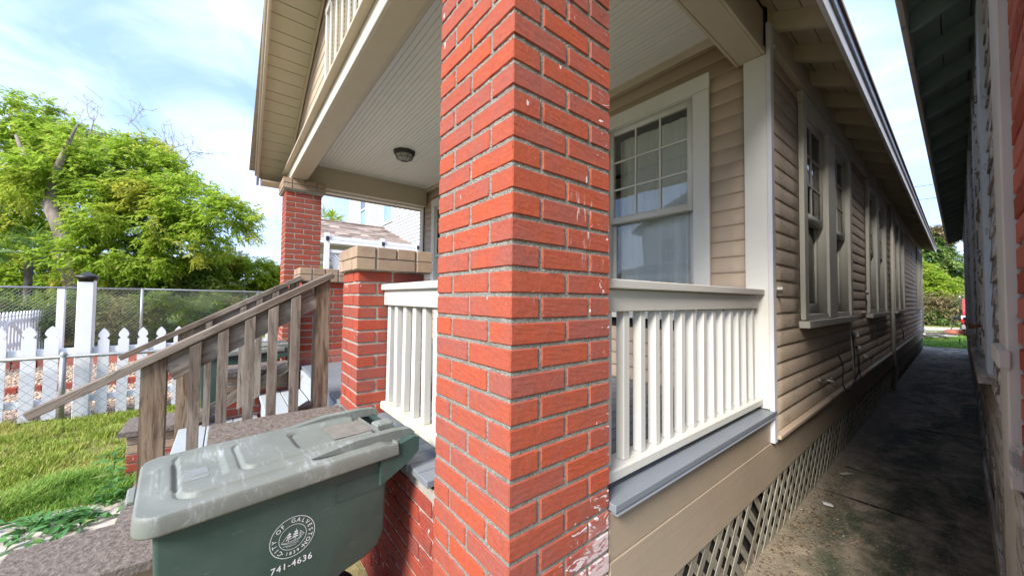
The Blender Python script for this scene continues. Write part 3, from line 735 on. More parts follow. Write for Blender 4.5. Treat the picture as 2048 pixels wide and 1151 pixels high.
# railings of the porch
rs = put('side_railing', box_mesh(.105, 1.60, .034, RAILG, .004), H, (-.793, (.982+2.572)/2, 1.487), label='white painted balustrade between the near pillar and the corner board')
bx('top_board', rs, (-.812, -.765), (.984, 2.545), (1.388, 1.4685), RAILG, .003); bx('bottom_rail', rs, (-.842, -.752), (.984, 2.570), (.801, .843), RAILM, .006)
for i in range(14): bx('baluster', rs, (-.812, -.776), (1.045+i*.1095, 1.081+i*.1095), (.8435, 1.3875), RAILM, .003, rot=(R.uniform(-.006, .006), R.uniform(-.004, .004), R.uniform(-.05, .05)))
bx('rail_block', rs, (-.83, -.80), (2.50, 2.535), (FZ+.002, .80), RAILM); bx('end_post', rs, (-.86, -.80), (2.545, 2.572), (FZ+.002, 1.468), RAILM)
rf = put('front_railing', box_mesh(.94, .105, .034, RAILM, .004), H, (-1.60, .745, 1.489), label='white painted balustrade between the short pier and the near pillar, its bottom rail green with moss')
bx('top_board', rf, (-2.068, -1.127), (.712, .765), (1.388, 1.471), RAILM, .003); bx('bottom_rail', rf, (-2.068, -1.127), (.70, .79), (.801, .843), MOSS, .006)
for x in (-2.035, -1.925, -1.81, -1.69, -1.573, -1.455, -1.34, -1.225): bx('baluster', rf, (x-.018, x+.018), (.728, .764), (.8435, 1.3875), RAILM, .003, rot=(R.uniform(-.006, .006), R.uniform(-.006, .006), R.uniform(-.05, .05)))

# roof: rafters, sheathing, fascia, shingles
slope = math.atan(PITCH)
def roofpt(x, up): return under(x) + up
EX = -.43
y = .62; raf = prism_mesh('rafter_tail', [(PX-.05, under(PX-.05)), (EX-.012, under(EX-.012)), (EX-.012, under(EX-.012)+.115), (PX-.05, under(PX-.05)+.115)], 'y', -.022, .022, EAVE)
ys = []
y = 2.714-.472*4
while y < HEND+.2: ys.append(y); y += .472
for y in ys: put('rafter_tail', raf, H, (0, y, 0), (0, 0, R.uniform(-.004, .004)))
for k in range(3):
    a, b = PX-.10+k*.128, PX-.10+(k+1)*.128-.006
    q = prism_mesh('eave_board', [(a, under(a)+.116), (min(b, EX), under(min(b, EX))+.116), (min(b, EX), under(min(b, EX))+.135), (a, under(a)+.135)], 'y', .33, HEND+.35, EAVE); put('eave_board', q, H)
bx('blocking_board', H, (PX-.03, PX-.005), (YF+.03, HEND), (3.157, 3.30), EAVE)
bx('upper_side_beam', H, (PX-.13, PX-.03), (.62, YF+.03), (3.192, 3.30), TRIM)
q = 0.0
yy = .28
while yy < HEND+.35:
    e = min(yy + 4.27, HEND+.4)
    bx('fascia', H, (EX-.01, EX+.012), (yy, e-.004), (under(EX)-.035+R.uniform(-.003, .003), under(EX)+.115), FASC, .003)
    bx('drip_edge', H, (EX+.0125, EX+.026), (yy, e-.003), (under(EX)+.06, under(EX)+.125), METAL, .002); yy = e
def roofslab(a, b, y0, y1, lo, hi, mat, name):
    return prism_mesh(name, [(a, under(a)+lo), (b, under(b)+lo), (b, under(b)+hi), (a, under(a)+hi)], 'y', y0, y1, mat)
put('shingle_layer', roofslab(EX+.04, RX, .20, HEND+.4, .137, .16, SHING, 'shingle_layer'), H)
put('shingle_layer', roofslab(XL-.30, RX, .20, HEND+.4, .137, .16, SHING, 'shingle_layer'), H)
# gable over the porch: siding, overhang boards, barge boards
GY = .635
z = 3.128
while z < 4.25:
    x0, x1 = XL+(z-3.17+.02)/PITCH if z > 3.15 else XL, PX-(z-3.17+.02)/PITCH if z > 3.15 else PX
    for (s, e) in strips(x0, x1, z, z+EXP, [(-3.36, -2.42 if False else -2.30, 3.17, 3.86)]):
        if e-s > .06: put('gable_board', siding_mesh('y', e-s, EXP, SIDF, .0015, z, 6), H, ((s+e)/2, GY+.012, z))
    z += EXP
put('gable_backing', prism_mesh('gable_backing', [(XL, 3.12), (PX, 3.12), (PX, 3.2), (RX, under(RX)+.1), (XL, 3.2)], 'y', GY+.015, GY+.03, DARK), H)
v = put('gable_vent', box_mesh(1.06, .03, .05, WHITE), H, (-2.83, GY-.012, 3.165), label='louvred gable vent with white frame above the porch beam')
for a in (-3.36, -2.34): bx('vent_frame', v, (a, a+.04), (GY-.03, GY+.0), (3.192, 3.84), WHITE)
bx('vent_frame', v, (-3.36, -2.30), (GY-.034, GY+.0), (3.842, 3.90), WHITE)
for a in (-3.17, -2.98, -2.79, -2.60, -2.45): bx('vent_bar', v, (a, a+.022), (GY-.032, GY-.018), (3.192, 3.84), WHITE)
lou = box_mesh(.95, .004, .05, TRIM, 0)
for k in range(17): put('louvre', lou, v, (-2.83, GY-.003, 3.215+k*.037), (math.radians(35), 0, 0))
# overhang at the gable: boards across, from the gable wall out to the barge board; it leans out a little towards the ridge
def rakeY(x): return .312 - .028*min(x+6.06, 3.2) if x < RX else .312 - .028*min(-.45-x, 2.9)
for side in (0, 1):
    s = 0
    a = XL-.27 if side == 0 else EX
    for k in range(22):
        w_ = R.choice((.11, .14, .145, .15))
        b = a + w_ if side == 0 else a - w_
        if (side == 0 and a > RX-.02) or (side == 1 and a < RX+.02): break
        b = min(b, RX) if side == 0 else max(b, RX)
        x0, x1 = (a+.008, b) if side == 0 else (b, a-.008)
        y0, y1 = rakeY((a+b)/2)+.0, GY
        me = prism_mesh('soffit_board', [(x0, under(x0)+.022), (x1, under(x1)+.022), (x1, under(x1)+.04), (x0, under(x0)+.04)], 'y', y0-.5, y1-.5, SOFF)
        put('soffit_board', me, H, (0, .5, 0)); a = b
def barge(x0, x1, lo, hi, t0, t1, mat, name):
    V = []
    for x in (x0, x1):
        for dz in (lo, hi):
            for dy in (t0, t1): V.append((x, rakeY(x)+dy, under(x)+dz))
    F = [(0, 1, 3, 2), (4, 6, 7, 5), (0, 4, 5, 1), (2, 3, 7, 6), (0, 2, 6, 4), (1, 5, 7, 3)]
    me = mesh_np(name, V, F, mat); return put(name, me, H)
for x0, x1 in ((XL-.27, RX), (RX, EX)):
    barge(x0, x1, -.075, .12, -.028, 0, TRIM, 'barge_board'); barge(x0, x1, .05, .14, -.05, -.0285, BEAMP, 'barge_trim')
    for nm, y0, lo, hi in (('gable_trim', GY-.022, -.05, .022),):
        q = prism_mesh(nm, [(x0+.04, under(x0+.04)+lo), (x1, under(x1)+lo), (x1, under(x1)+hi), (x0+.04, under(x0+.04)+hi)], 'y', y0, GY-.002, TRIM); put(nm, q, H)
bx('eave_return', H, (XL-.27, XL+.02), (.33, .63), (under(XL-.27)-.075, under(XL-.27)-.06), TRIM)
bx('eave_return', H, (XL-.27, XL-.25), (.33, HEND), (under(XL-.27)-.059, under(XL-.27)+.10), TRIM)
bx('eave_return', H, (XL-.249, XL+.02), (.62, .64), (under(XL-.27)-.059, 3.2), TRIM)
bx('eave_return', H, (XL-.249, XL+.02), (.641, HEND), (3.06, 3.08), TRIM)
# pipe, tap and cables on the alley wall
put('drain_pipe', tube_mesh('drain_pipe', [(PX+.045, 8.47, 3.05), (PX+.045, 8.47, .62), (PX+.06, 8.55, .40), (PX+.06, 8.7, .34), (PX+.02, 8.75, .0)], .022, WORNW, 8), H, label='thin painted pipe running down between the second and third windows')
BRASS = mat_simple('dull_metal', (0.40, 0.38, 0.34), 0.4, (0.2, 0.2, 0.18), 60, metal=0.7)
tp = put('garden_tap', tube_mesh('garden_tap', [(PX, 3.82, .80), (PX+.05, 3.82, .80), (PX+.075, 3.83, .795), (PX+.08, 3.84, .75)], [.012, .014, .016, .012], BRASS), H)
put('tap_handle', lathe([(0, .0), (.022, .002), (.022, .010), (0, .012)], 7, BRASS, smooth=False), tp, (PX+.06, 3.822, .815)); 
put('tap_pipe', tube_mesh('tap_pipe', [(PX+.01, 3.70, .815), (PX+.015, 3.82, .80)], .010, BRASS), H)
def cable(pts, r=.005, mat=None, nm='cable'):
    P = [Vector(p) for p in pts]; out = []
    for i in range(len(P)-1):
        a, b, c, d_ = P[max(i-1, 0)], P[i], P[i+1], P[min(i+2, len(P)-1)]
        for k in range(6):
            s = k/6; out.append(.5*((2*b)+(c-a)*s+(2*a-5*b+4*c-d_)*s*s+(3*b-a-3*c+d_)*s**3))
    out.append(P[-1]); return put(nm, tube_mesh(nm, out, r, mat or BLACKP, 6), H)
cable([(PX+.02, 4.38, .95), (PX+.03, 4.5, .84), (PX+.04, 4.42, .72), (PX+.05, 4.45, .635), (PX+.06, 4.65, .625), (PX+.04, 5.0, .66), (PX+.03, 5.1, .75), (PX+.02, 5.15, .95), (PX+.02, 5.05, 1.12)])
cable([(PX+.03, 5.12, .63), (PX+.045, 5.2, .72), (PX+.04, 5.22, .88), (PX+.035, 5.3, .74), (PX+.05, 5.28, .63)], .006)
cable([(PX+.015, 5.0, 1.22), (PX+.02, 5.02, 1.0), (PX+.02, 5.08, .8), (PX+.03, 5.1, .64)], .004, WORNW)
cable([(PX+.03, 9.6, 1.02), (PX+.035, 9.9, .94), (PX+.03, 10.2, .90), (PX+.03, 10.4, .70)], .006)
cable([(PX+.04, 6.2, .632), (PX+.045, 8.4, .634), (PX+.045, 12, .633), (PX+.045, 17, .632)], .006, WORNW)
for (y, z, l) in ((5.5, .93, .10), (5.8, 1.30, .12), (5.35, 1.08, .09), (6.1, 1.55, .08), (5.9, .80, .14), (2.70, 1.50, .06)):
    o = put('bracket', box_mesh(.03, l, .02, WORNW), H, (PX+.018, y, z), (R.uniform(-.6, .6), 0, .2))

# ------------------------------------------------------------------ ground
def sheet(name, x, y, z, mat, n=(60, 60), amp=0.0, sc=1.0):
    V = []; F = []
    for j in range(n[1]+1):
        for i in range(n[0]+1):
            X = x[0]+(x[1]-x[0])*i/n[0]; Y = y[0]+(y[1]-y[0])*j/n[1]
            V.append((X, Y, z + (noise.noise(Vector((X*sc, Y*sc, 3)))*amp if amp else 0)))
    for j in range(n[1]):
        for i in range(n[0]):
            a = j*(n[0]+1)+i; F.append((a, a+1, a+n[0]+2, a+n[0]+1))
    return tag(put(name, mesh_np(name, V, F, mat, amp > 0)), kind='structure')
t = NT('soil_and_short_grass'); w = t.coord('world')
a = t.noise(w, .9, 5); b = t.noise(w, 14, 5); c = t.mix(t.ramp(a, .4, .65), (.13, .19, .035), (.20, .22, .06)); c = t.mix(t.ramp(b, .55, .75, 0, .6), c, (.20, .15, .09))
EARTH = t.fin(c, .95, t.bump(b, 1, .03), .1)
sheet('ground', (-160, 160), (-90, 200), -.012, EARTH, (2, 2))
t = NT('alley_concrete'); w = t.coord('world'); sp = t.n('ShaderNodeSeparateXYZ'); t.l(t.n('ShaderNodeNewGeometry').outputs['Position'], sp.inputs[0])
big = t.noise(t.coord('world', (1.6, .55, 1)), 1.9, 6, .65, .8); med = t.noise(w, 9, 6, .7); fine = t.noise(w, 55, 5, .7); vor = t.voro(w, 90)
c = t.mix(t.ramp(med, .3, .7), (.36, .29, .21), (.21, .175, .125))
c = t.mix(t.ramp(t.math('ADD', big, t.math('MULTIPLY', med, .35)), .58, .78), c, (.060, .066, .042))
gm = t.ramp(t.noise(w, 3.1, 4), .52, .66, 0, .6); c = t.mix(gm, c, (.055, .075, .035))
c = t.mix(t.ramp(fine, .58, .68, 0, .85), c, (.40, .34, .26)); c = t.mix(t.ramp(t.noise(w, 30, 3, .6), .66, .72, 0, .7), c, (.02, .018, .014))
edge = t.ramp(sp.outputs[0], -.69, -.45, 1, 0); c = t.mix(t.math('MULTIPLY', edge, t.ramp(med, .35, .6, .2, .85)), c, (.27, .215, .155))
c = t.mix(t.ramp(t.noise(t.coord('world', (1, .3, 1)), 4, 5, .7, 1.2), .62, .72, 0, .55), c, (.33, .30, .26))
PATHM = t.fin(c, t.ramp(med, .3, .7, .6, .9), t.bump(t.math('ADD', fine, t.math('MULTIPLY', med, 1.5)), .9, .012), .35)
ys_ = [.6, 2.15, 3.62, 4.28, 6.2, 8.4, 10.5, 12.6, 14.7, 16.6, 18.4]
al = sheet('alley_path', (-.9, .3), (-1.5, 18.4), -.006, DARK, (1, 1))
for a, b in zip([-1.5]+ys_, ys_):
    V, F = [], []
    nx, ny = 24, max(2, int((b-a)/.06))
    for j in range(ny+1):
        for i in range(nx+1):
            X = -.86+1.12*i/nx; Y = a+.002+(b-a-.004)*j/ny; e = (j in (0, ny)) or (i in (0, nx))
            V.append((X, Y, (-.005 if e else 0.0) + noise.noise(Vector((X*3, Y*2, a)))*.006 + noise.noise(Vector((X*14, Y*14, 1)))*.003))
    for j in range(ny):
        for i in range(nx): q = j*(nx+1)+i; F.append((q, q+1, q+nx+2, q+nx+1))
    put('concrete_slab', mesh_np('concrete_slab', V, F, PATHM, True), al)
# dead leaves and chips scattered on the alley
V, F = [], []
for _ in range(5200):
    y = 1.0 + 15*R.random()**1.6; s = R.uniform(.004, .014); a = R.uniform(0, 6.28)
    x = R.uniform(-.7, .12) if R.random() < .6 else -.70+abs(R.gauss(0, .10)); z = .006+R.uniform(0, .004); n = len(V)
    for k in range(4):
        an = a+k*1.57; l = s*(1 if k % 2 else .45); V.append((x+math.cos(an)*l, y+math.sin(an)*l, z+R.uniform(0, .006)))
    F.append((n, n+1, n+2, n+3))
tag(put('fallen_leaves', mesh_np('fallen_leaves', V, F, mat_leaf('dead_leaf', [(.22, .14, .07), (.10, .07, .04), (.3, .24, .15), (.4, .38, .3)], 0))), 'dead leaves and grit scattered on the dark alley concrete', 'leaves', kind='stuff')
for (x, y, a, l, c) in ((-.60, 3.34, .4, .055, (.6, .6, .56)), (-.61, 4.05, 1.2, .10, (.42, .38, .28))):
    tag(put('litter_chip', box_mesh(l, .035, .006, mat_simple('chip'+str(l), c), .001), None, (x, y, .014), (0, .08, a)), 'small white chip lying on the alley beside the lattice' if l < .06 else 'flat tan wood scrap lying by the foot of the lattice', 'scrap')

# lawn, path and street in front
t = NT('lawn_soil'); w = t.coord('world'); b = t.noise(w, 10, 6, .7)
LAWNM = t.fin(t.mix(t.ramp(b, .4, .65), (.22, .23, .07), (.36, .29, .17)), .95, t.bump(b, 1, .02), .1)
sheet('lawn', (-6.42, -3.7), (-9, 5), 0.0, LAWNM, (30, 60), .02, 1.5)
sheet('front_yard', (-3.7, .9), (-9, .62), -.004, LAWNM, (10, 10))
PAV = mat_simple('pale_stone', (.56, .51, .44), .85, (.40, .34, .28), 7, .5)
pa = tag(put('front_path', mesh_np('front_path', [(-3.72, -9, .001), (-2.46, -9, .001), (-2.46, -.44, .001), (-3.72, -.44, .001)], [(0, 1, 2, 3)], mat_simple('path_bed', (.20, .16, .12), .95, (.10, .085, .06), 20, .8))), kind='structure')
pts = []
for j in range(17):
    for i in range(4): pts.append((-3.72+(i+.5)*.315+R.uniform(-.07, .07), -.62-(j)*.30+R.uniform(-.09, .09)))
def voronoi_cells(pts, bounds):
    out = []
    for i, p in enumerate(pts):
        poly = [(bounds[0], bounds[2]), (bounds[1], bounds[2]), (bounds[1], bounds[3]), (bounds[0], bounds[3])]
        for j, q in enumerate(pts):
            if i == j or abs(p[0]-q[0])+abs(p[1]-q[1]) > 1.4: continue
            m = ((p[0]+q[0])/2, (p[1]+q[1])/2); n = (q[0]-p[0], q[1]-p[1]); new = []
            for k in range(len(poly)):
                a, b = poly[k], poly[(k+1) % len(poly)]
                da = (a[0]-m[0])*n[0]+(a[1]-m[1])*n[1]; db = (b[0]-m[0])*n[0]+(b[1]-m[1])*n[1]
                if da <= 0: new.append(a)
                if da*db < 0: s = da/(da-db); new.append((a[0]+(b[0]-a[0])*s, a[1]+(b[1]-a[1])*s))
            poly = new
            if len(poly) < 3: break
        if len(poly) >= 3: out.append((p, poly))
    return out
for p, poly in voronoi_cells(pts, (-3.74, -2.47, -5.7, -.46)):
    sh = [((a-p[0])*.93, (b-p[1])*.93) for a, b in poly]
    put('paving_stone', prism_mesh('paving_stone', sh, 'z', -.02, .012, PAV), pa, (p[0], p[1], R.uniform(0, .008)), (R.uniform(-.015, .015), R.uniform(-.015, .015), 0))
STREET = mat_simple('asphalt', (.055, .055, .055), .9, (.08, .08, .078), 30, .4)
sheet('street', (-60, 40), (-13.5, -7.5), .004, STREET, (1, 1)); sheet('sidewalk', (-60, 40), (-7.2, -5.9), .006, mat_simple('sidewalk_concrete', (.36, .34, .31), .9, (.28, .27, .25), 4, .3), (1, 1))
V, F = multi_box([((-60, 40), (-7.5, -7.35), (0, .12))]); tag(put('kerb', mesh_np('kerb', V, F, PAV)), kind='structure')

def blades(name, n, xr, yr, h, mat, dens=None, zb=0.0, w=.0035, lean=.6, clump=1.2):
    """grass blades: two-triangle bent blades"""
    x = NP.uniform(xr[0], xr[1], n*2); y = NP.uniform(yr[0], yr[1], n*2)
    if dens: k = np.array([dens(a, b) for a, b in zip(x, y)]) > NP.random(n*2); x, y = x[k], y[k]
    x, y = x[:n], y[:n]; m = len(x)
    hh = h*NP.uniform(.45, 1.25, m)*np.array([1+clump*noise.noise(Vector((a*2.3, b*2.3, 7))) for a, b in zip(x, y)]).clip(.35, 2)
    an = NP.uniform(0, 2*np.pi, m); ln = NP.uniform(.1, lean*1.6, m); wx, wy = np.cos(an+1.57)*w, np.sin(an+1.57)*w
    dx, dy = np.cos(an)*hh*ln, np.sin(an)*hh*ln; z = np.full(m, zb)
    V = np.stack([np.stack([x-wx, y-wy, z], 1), np.stack([x+wx, y+wy, z], 1), np.stack([x+dx*.4+wx*.8, y+dy*.4+wy*.8, z+hh*.65], 1), np.stack([x+dx*.4-wx*.8, y+dy*.4-wy*.8, z+hh*.65], 1), np.stack([x+dx, y+dy, z+hh*.95], 1)], 1).reshape(-1, 3)
    b = np.arange(m)*5; T = np.concatenate([np.stack([b, b+1, b+2], 1), np.stack([b, b+2, b+3], 1), np.stack([b+3, b+2, b+4], 1)])
    return put(name, mesh_np(name, V, T, mat))
GRASS = mat_leaf('grass_blade', [(.20, .31, .035), (.40, .46, .075), (.50, .46, .13), (.56, .46, .24)], .35, 1.3)
GRASS2 = mat_leaf('fresh_grass_blade', [(.16, .32, .045), (.28, .46, .08), (.34, .46, .08), (.46, .46, .18)], .35, 1.0)
def bare(a, b): return .22 + .78*(noise.noise(Vector((a*1.6, b*1.6, 2)))+.5*noise.noise(Vector((a*5, b*5, 2))) > -.08)
tag(blades('lawn_grass', 62000, (-6.35, -3.70), (-2.1, .55), .052, GRASS, bare), 'patchy yellow green grass between the front path and the chain link fence', 'grass', kind='stuff')
tag(blades('path_edge_grass', 16000, (-4.2, -3.66), (-2.0, -.32), .085, GRASS2, lambda a, b: 1 if a < -3.74 else .45, lean=.9), 'longer fresh green grass spilling over the edge of the stone path', 'grass', kind='stuff')
# broad leaved weeds by the bottom step
def leafset(name, P, N, L, W, mat, curl=.0, fold=.25):
    """leaves: P base (n,3), N direction (n,3), lengths L, widths W; six-vertex folded leaves"""
    P, N = np.asarray(P, float), np.asarray(N, float); n = len(P); N = N/np.linalg.norm(N, axis=1)[:, None]
    up = np.tile([0, 0, 1.0], (n, 1)); S = np.cross(N, up); S += 1e-5; S /= np.linalg.norm(S, axis=1)[:, None]; U = np.cross(S, N)
    tw = NP.uniform(-.6, .6, n)[:, None]; S2 = S*np.cos(tw)+U*np.sin(tw); U2 = U*np.cos(tw)-S*np.sin(tw)
    L, W = np.asarray(L)[:, None], np.asarray(W)[:, None]
    a = P; b = P+N*L*.38+S2*W*.5+U2*W*fold; c = P+N*L*.38-S2*W*.5+U2*W*fold; m = P+N*L*.45; d = P+N*L-U2*L*curl
    V = np.stack([a, b, c, m, d], 1).reshape(-1, 3); k = np.arange(n)*5
    T = np.concatenate([np.stack([k, k+1, k+3], 1), np.stack([k, k+3, k+2], 1), np.stack([k+3, k+1, k+4], 1), np.stack([k+3, k+4, k+2], 1)])
    return mesh_np(name, V, T, mat)
WEED = mat_leaf('weed_leaf', [(.07, .20, .055), (.13, .30, .08), (.10, .24, .06), (.30, .33, .10)], .3, 2)
P_, N_, L_, W_ = [], [], [], []
for _ in range(60):
    cx, cy = R.uniform(-3.75, -2.62), R.uniform(-1.5, -.55)
    if R.random() < .35: cx, cy = R.uniform(-3.7, -3.3), R.uniform(-.9, -.48)
    for k in range(R.randrange(4, 9)):
        a = R.uniform(0, 6.28); P_.append((cx+math.cos(a)*.015, cy+math.sin(a)*.015, .015+R.random()*.04)); N_.append((math.cos(a), math.sin(a), R.uniform(.05, .7)))
        l = R.uniform(.035, .10); L_.append(l); W_.append(l*R.uniform(.35, .55))
tag(put('path_weeds', leafset('path_weeds', P_, N_, L_, W_, WEED, .15)), 'broad leaved weeds growing between the broken stones of the front path', 'weeds', kind='stuff')
wt_ = thing('tall_weed', 'tall weed with broad pale green leaves against the brick end of the steps', 'weed', (-3.62, -.60, 0))
stem = [(-3.62, -.60, 0), (-3.60, -.58, .12), (-3.63, -.565, .26), (-3.60, -.56, .36)]; put('stem', tube_mesh('stem', stem, .003, WEED, 5), wt_)
P_, N_, L_, W_ = [], [], [], []
for k in range(20):
    a = k*2.4; z = .05+k*.0165; P_.append((-3.61, -.57, z)); N_.append((math.cos(a), math.sin(a), .25)); L_.append(R.uniform(.07, .12)); W_.append(R.uniform(.03, .045))
put('leaves', leafset('leaves', P_, N_, L_, W_, WEED, .15), wt_)

# ------------------------------------------------------------------ wheelie bins
t = NT('green_bin_plastic'); v = t.coord('obj'); n1 = t.noise(v, 8, 5, .6); n2 = t.noise(t.coord('obj', (1, .25, 1)), 90, 4, .7)
c = t.mix(t.ramp(n1, .35, .7), (.040, .072, .060), (.055, .090, .075)); c = t.mix(t.ramp(n2, .66, .72, 0, .4), c, (.22, .27, .25)); c = t.mix(t.ramp(t.noise(t.coord('world'), 5, 6, .7), .5, .8, 0, .5), c, (.10, .12, .105))
BINM = t.fin(c, t.ramp(n1, .3, .7, .36, .5), t.bump(t.noise(v, 300, 2), .12, .001), .4)
t = NT('grey_green_lid_plastic'); v = t.coord('obj'); n1 = t.noise(v, 6, 5, .6, .5); n2 = t.noise(t.coord('obj', (.35, 2.4, 1)), 26, 5, .7, .8); n3 = t.noise(t.coord('obj', (3, .5, 1)), 60, 4, .7)
c = t.mix(t.ramp(n1, .35, .7), (.165, .18, .158), (.205, .22, .19)); c = t.mix(t.ramp(t.math('ADD', n2, t.math('MULTIPLY', n1, .5)), .80, .98, 0, .75), c, (.34, .36, .37)); c = t.mix(t.ramp(n3, .66, .74, 0, .35), c, (.30, .32, .30))
LIDM = t.fin(c, t.ramp(n2, .3, .7, .50, .62), t.bump(n3, .25, .002), .45)
TAGM = mat_simple('worn_sticker', (.17, .155, .13), .6, (.24, .22, .19), 40)
STKM = mat_simple('pale_sticker', (.235, .25, .255), .6, (.19, .205, .185), 90)
LETT = mat_simple('white_print', (.80, .83, .84), .5)
TYRE = mat_simple('black_rubber', (.02, .02, .02), .8)
def sstep(a, b, x):
    t_ = max(0, min(1, (x-a)/(b-a))); return t_*t_*(3-2*t_)
def rrect(x, y, cx, cy, hx, hy, r, soft):
    """1 inside a rounded rectangle, falling to 0 across its soft edge"""
    qx, qy = abs(x-cx)-hx+r, abs(y-cy)-hy+r
    d_ = math.hypot(max(qx, 0), max(qy, 0)) + min(max(qx, qy), 0) - r
    return 1-sstep(-soft, soft, d_)
def lid_mesh(hx, hy):
    """moulded lid as a height field: skirt, crowned plateau, raised panels and recesses; -y is the front"""
    nx, ny = 110, 160; V, F, idx = [], [], {}
    rc = .055
    for j in range(ny+1):
        for i in range(nx+1):
            u, w_ = -1+2*i/nx, -1+2*j/ny; x, y = u*hx, w_*hy
            # round the front corners
            cy = -hy+rc
            if y < cy:
                k = rc - math.sqrt(max(0, rc*rc-(cy-y)**2)); x = u*(hx-k)
            z = .055
            z += .006*(1-(y/hy)**2*.4)*rrect(x, y, 0, .0, hx-.03, hy-.035, .06, .022)
            z += .008*rrect(x, y, 0, .02, hx-.045, hy-.062, .05, .004)
            z += .006*rrect(x, y, 0, .12, hx-.105, .225, .035, .003)
            z -= .012*rrect(x, y, 0, .185, hx-.135, .130, .03, .003)
            z -= .009*rrect(x, y, 0, -.205, .105, .052, .012, .003)
            z += .004*(rrect(x, y, .045, -.205, .004, .05, .003, .003)+rrect(x, y, -.02, -.205, .004, .05, .003, .003))
            z += .002*(rrect(x, y, 0, -.305, .10, .002, .002, .002)+rrect(x, y, 0, -.297, .10, .002, .002, .002))
            for (gx, gy, ghx, ghy, gr) in ((0, .02, hx-.040, hy-.057, .05), (0, .12, hx-.100, .230, .035), (0, .185, hx-.131, .134, .03), (0, -.205, .109, .056, .012)):
                qx, qy = abs(x-gx)-ghx+gr, abs(y-gy)-ghy+gr; dd_ = math.hypot(max(qx, 0), max(qy, 0))+min(max(qx, qy), 0)-gr
                z -= .006*math.exp(-(dd_/.0045)**2)
            z -= .012*sstep(hy-.05, hy, y)
            z += .0012*noise.noise(Vector((x*9, y*9, 2)))
            V.append((x, y, z)); idx[i, j] = len(V)-1
    for j in range(ny):
        for i in range(nx): F.append((idx[i, j], idx[i+1, j], idx[i+1, j+1], idx[i, j+1]))
    ring = [idx[i, 0] for i in range(nx+1)] + [idx[nx, j] for j in range(1, ny+1)] + [idx[i, ny] for i in range(nx-1, -1, -1)] + [idx[0, j] for j in range(ny-1, 0, -1)]
    cur = ring
    for dz, sc in ((-.004, 1.008), (-.012, 1.014), (-.045, 1.020), (-.050, 1.016), (-.050, .985)):
        new = []
        for r_ in ring:
            x, y, z = V[r_]; V.append((x*sc, y*sc, .055+dz if dz > -.045 else .055+dz)); new.append(len(V)-1)
        for k in range(len(ring)): F.append((cur[k], new[k], new[(k+1) % len(ring)], cur[(k+1) % len(ring)]))
        cur = new
    return mesh_np('lid', V, F, LIDM, True)
def bin_body(hx, hy):
    """tapered body with a rim and a deep arch for the wheels at the back"""
    prof = [(-hy+.045, .03), (.02, .03), (.07, .10), (.085, .36), (.11, .455), (.16, .500), (.235, .515), (.280, .538), (.303, .585), (hy-.01, .845), (-hy+.012, .845)]
    bm = bmesh.new(); L_, Rr = [], []
    for y, z in prof:
        tx = hx*(.87+.13*z/.845); L_.append(bm.verts.new((-tx, y, z))); Rr.append(bm.verts.new((tx, y, z)))
    n = len(prof)
    for i in range(n): bm.faces.new((L_[i], Rr[i], Rr[(i+1) % n], L_[(i+1) % n]))
    bm.faces.new(L_); bm.faces.new(Rr[::-1]); bmesh.ops.recalc_face_normals(bm, faces=bm.faces[:])
    es = [e for e in bm.edges if abs(e.verts[0].co.x-e.verts[1].co.x) < .02 or e.verts[0].co.y < 0]
    bmesh.ops.bevel(bm, geom=bm.edges[:], offset=.012, segments=3, affect='EDGES', profile=.6)
    return bm_mesh('body', bm, BINM, True)
def letters(txt, size, mat, xform, ext=.0006, spacing=1.0):
    """flat lettering: returns vertices and faces of a font text after xform"""
    cu = bpy.data.curves.new('lettering', 'FONT'); cu.body = txt; cu.size = size; cu.align_x = 'CENTER'; cu.align_y = 'CENTER'; cu.space_character = spacing; cu.resolution_u = 3; cu.offset = size*.012
    ob = bpy.data.objects.new('lettering', cu); link(ob); dg = bpy.context.evaluated_depsgraph_get(); me = ob.evaluated_get(dg).to_mesh()
    V = [xform(v.co.x, v.co.y) for v in me.vertices]; F = [tuple(p.vertices) for p in me.polygons]
    ob.evaluated_get(dg).to_mesh_clear(); bpy.data.objects.remove(ob); bpy.data.curves.remove(cu); return V, F
def print_mesh(name, groups, mat):
    V, F = [], []
    for v, f in groups: F += [tuple(q+len(V) for q in g) for g in f]; V += v
    me = bpy.data.meshes.new(name); me.from_pydata(V, [], F); me.materials.append(mat); return me
def ring_vf(xf, r0_, r1_, n=64):
    V = [xf(math.cos(2*math.pi*k/n)*r, math.sin(2*math.pi*k/n)*r) for r in (r0_, r1_) for k in range(n)]
    return V, [(k, (k+1) % n, n+(k+1) % n, n+k) for k in range(n)]
def stroke_vf(xf, pts, w):
    V, F = [], []
    for a, b in zip(pts, pts[1:]):
        d_ = math.hypot(b[0]-a[0], b[1]-a[1]) or 1e-6; nx, ny = -(b[1]-a[1])/d_*w/2, (b[0]-a[0])/d_*w/2; n = len(V)
        V += [xf(a[0]+nx, a[1]+ny), xf(a[0]-nx, a[1]-ny), xf(b[0]-nx, b[1]-ny), xf(b[0]+nx, b[1]+ny)]; F.append((n, n+1, n+2, n+3))
    return V, F
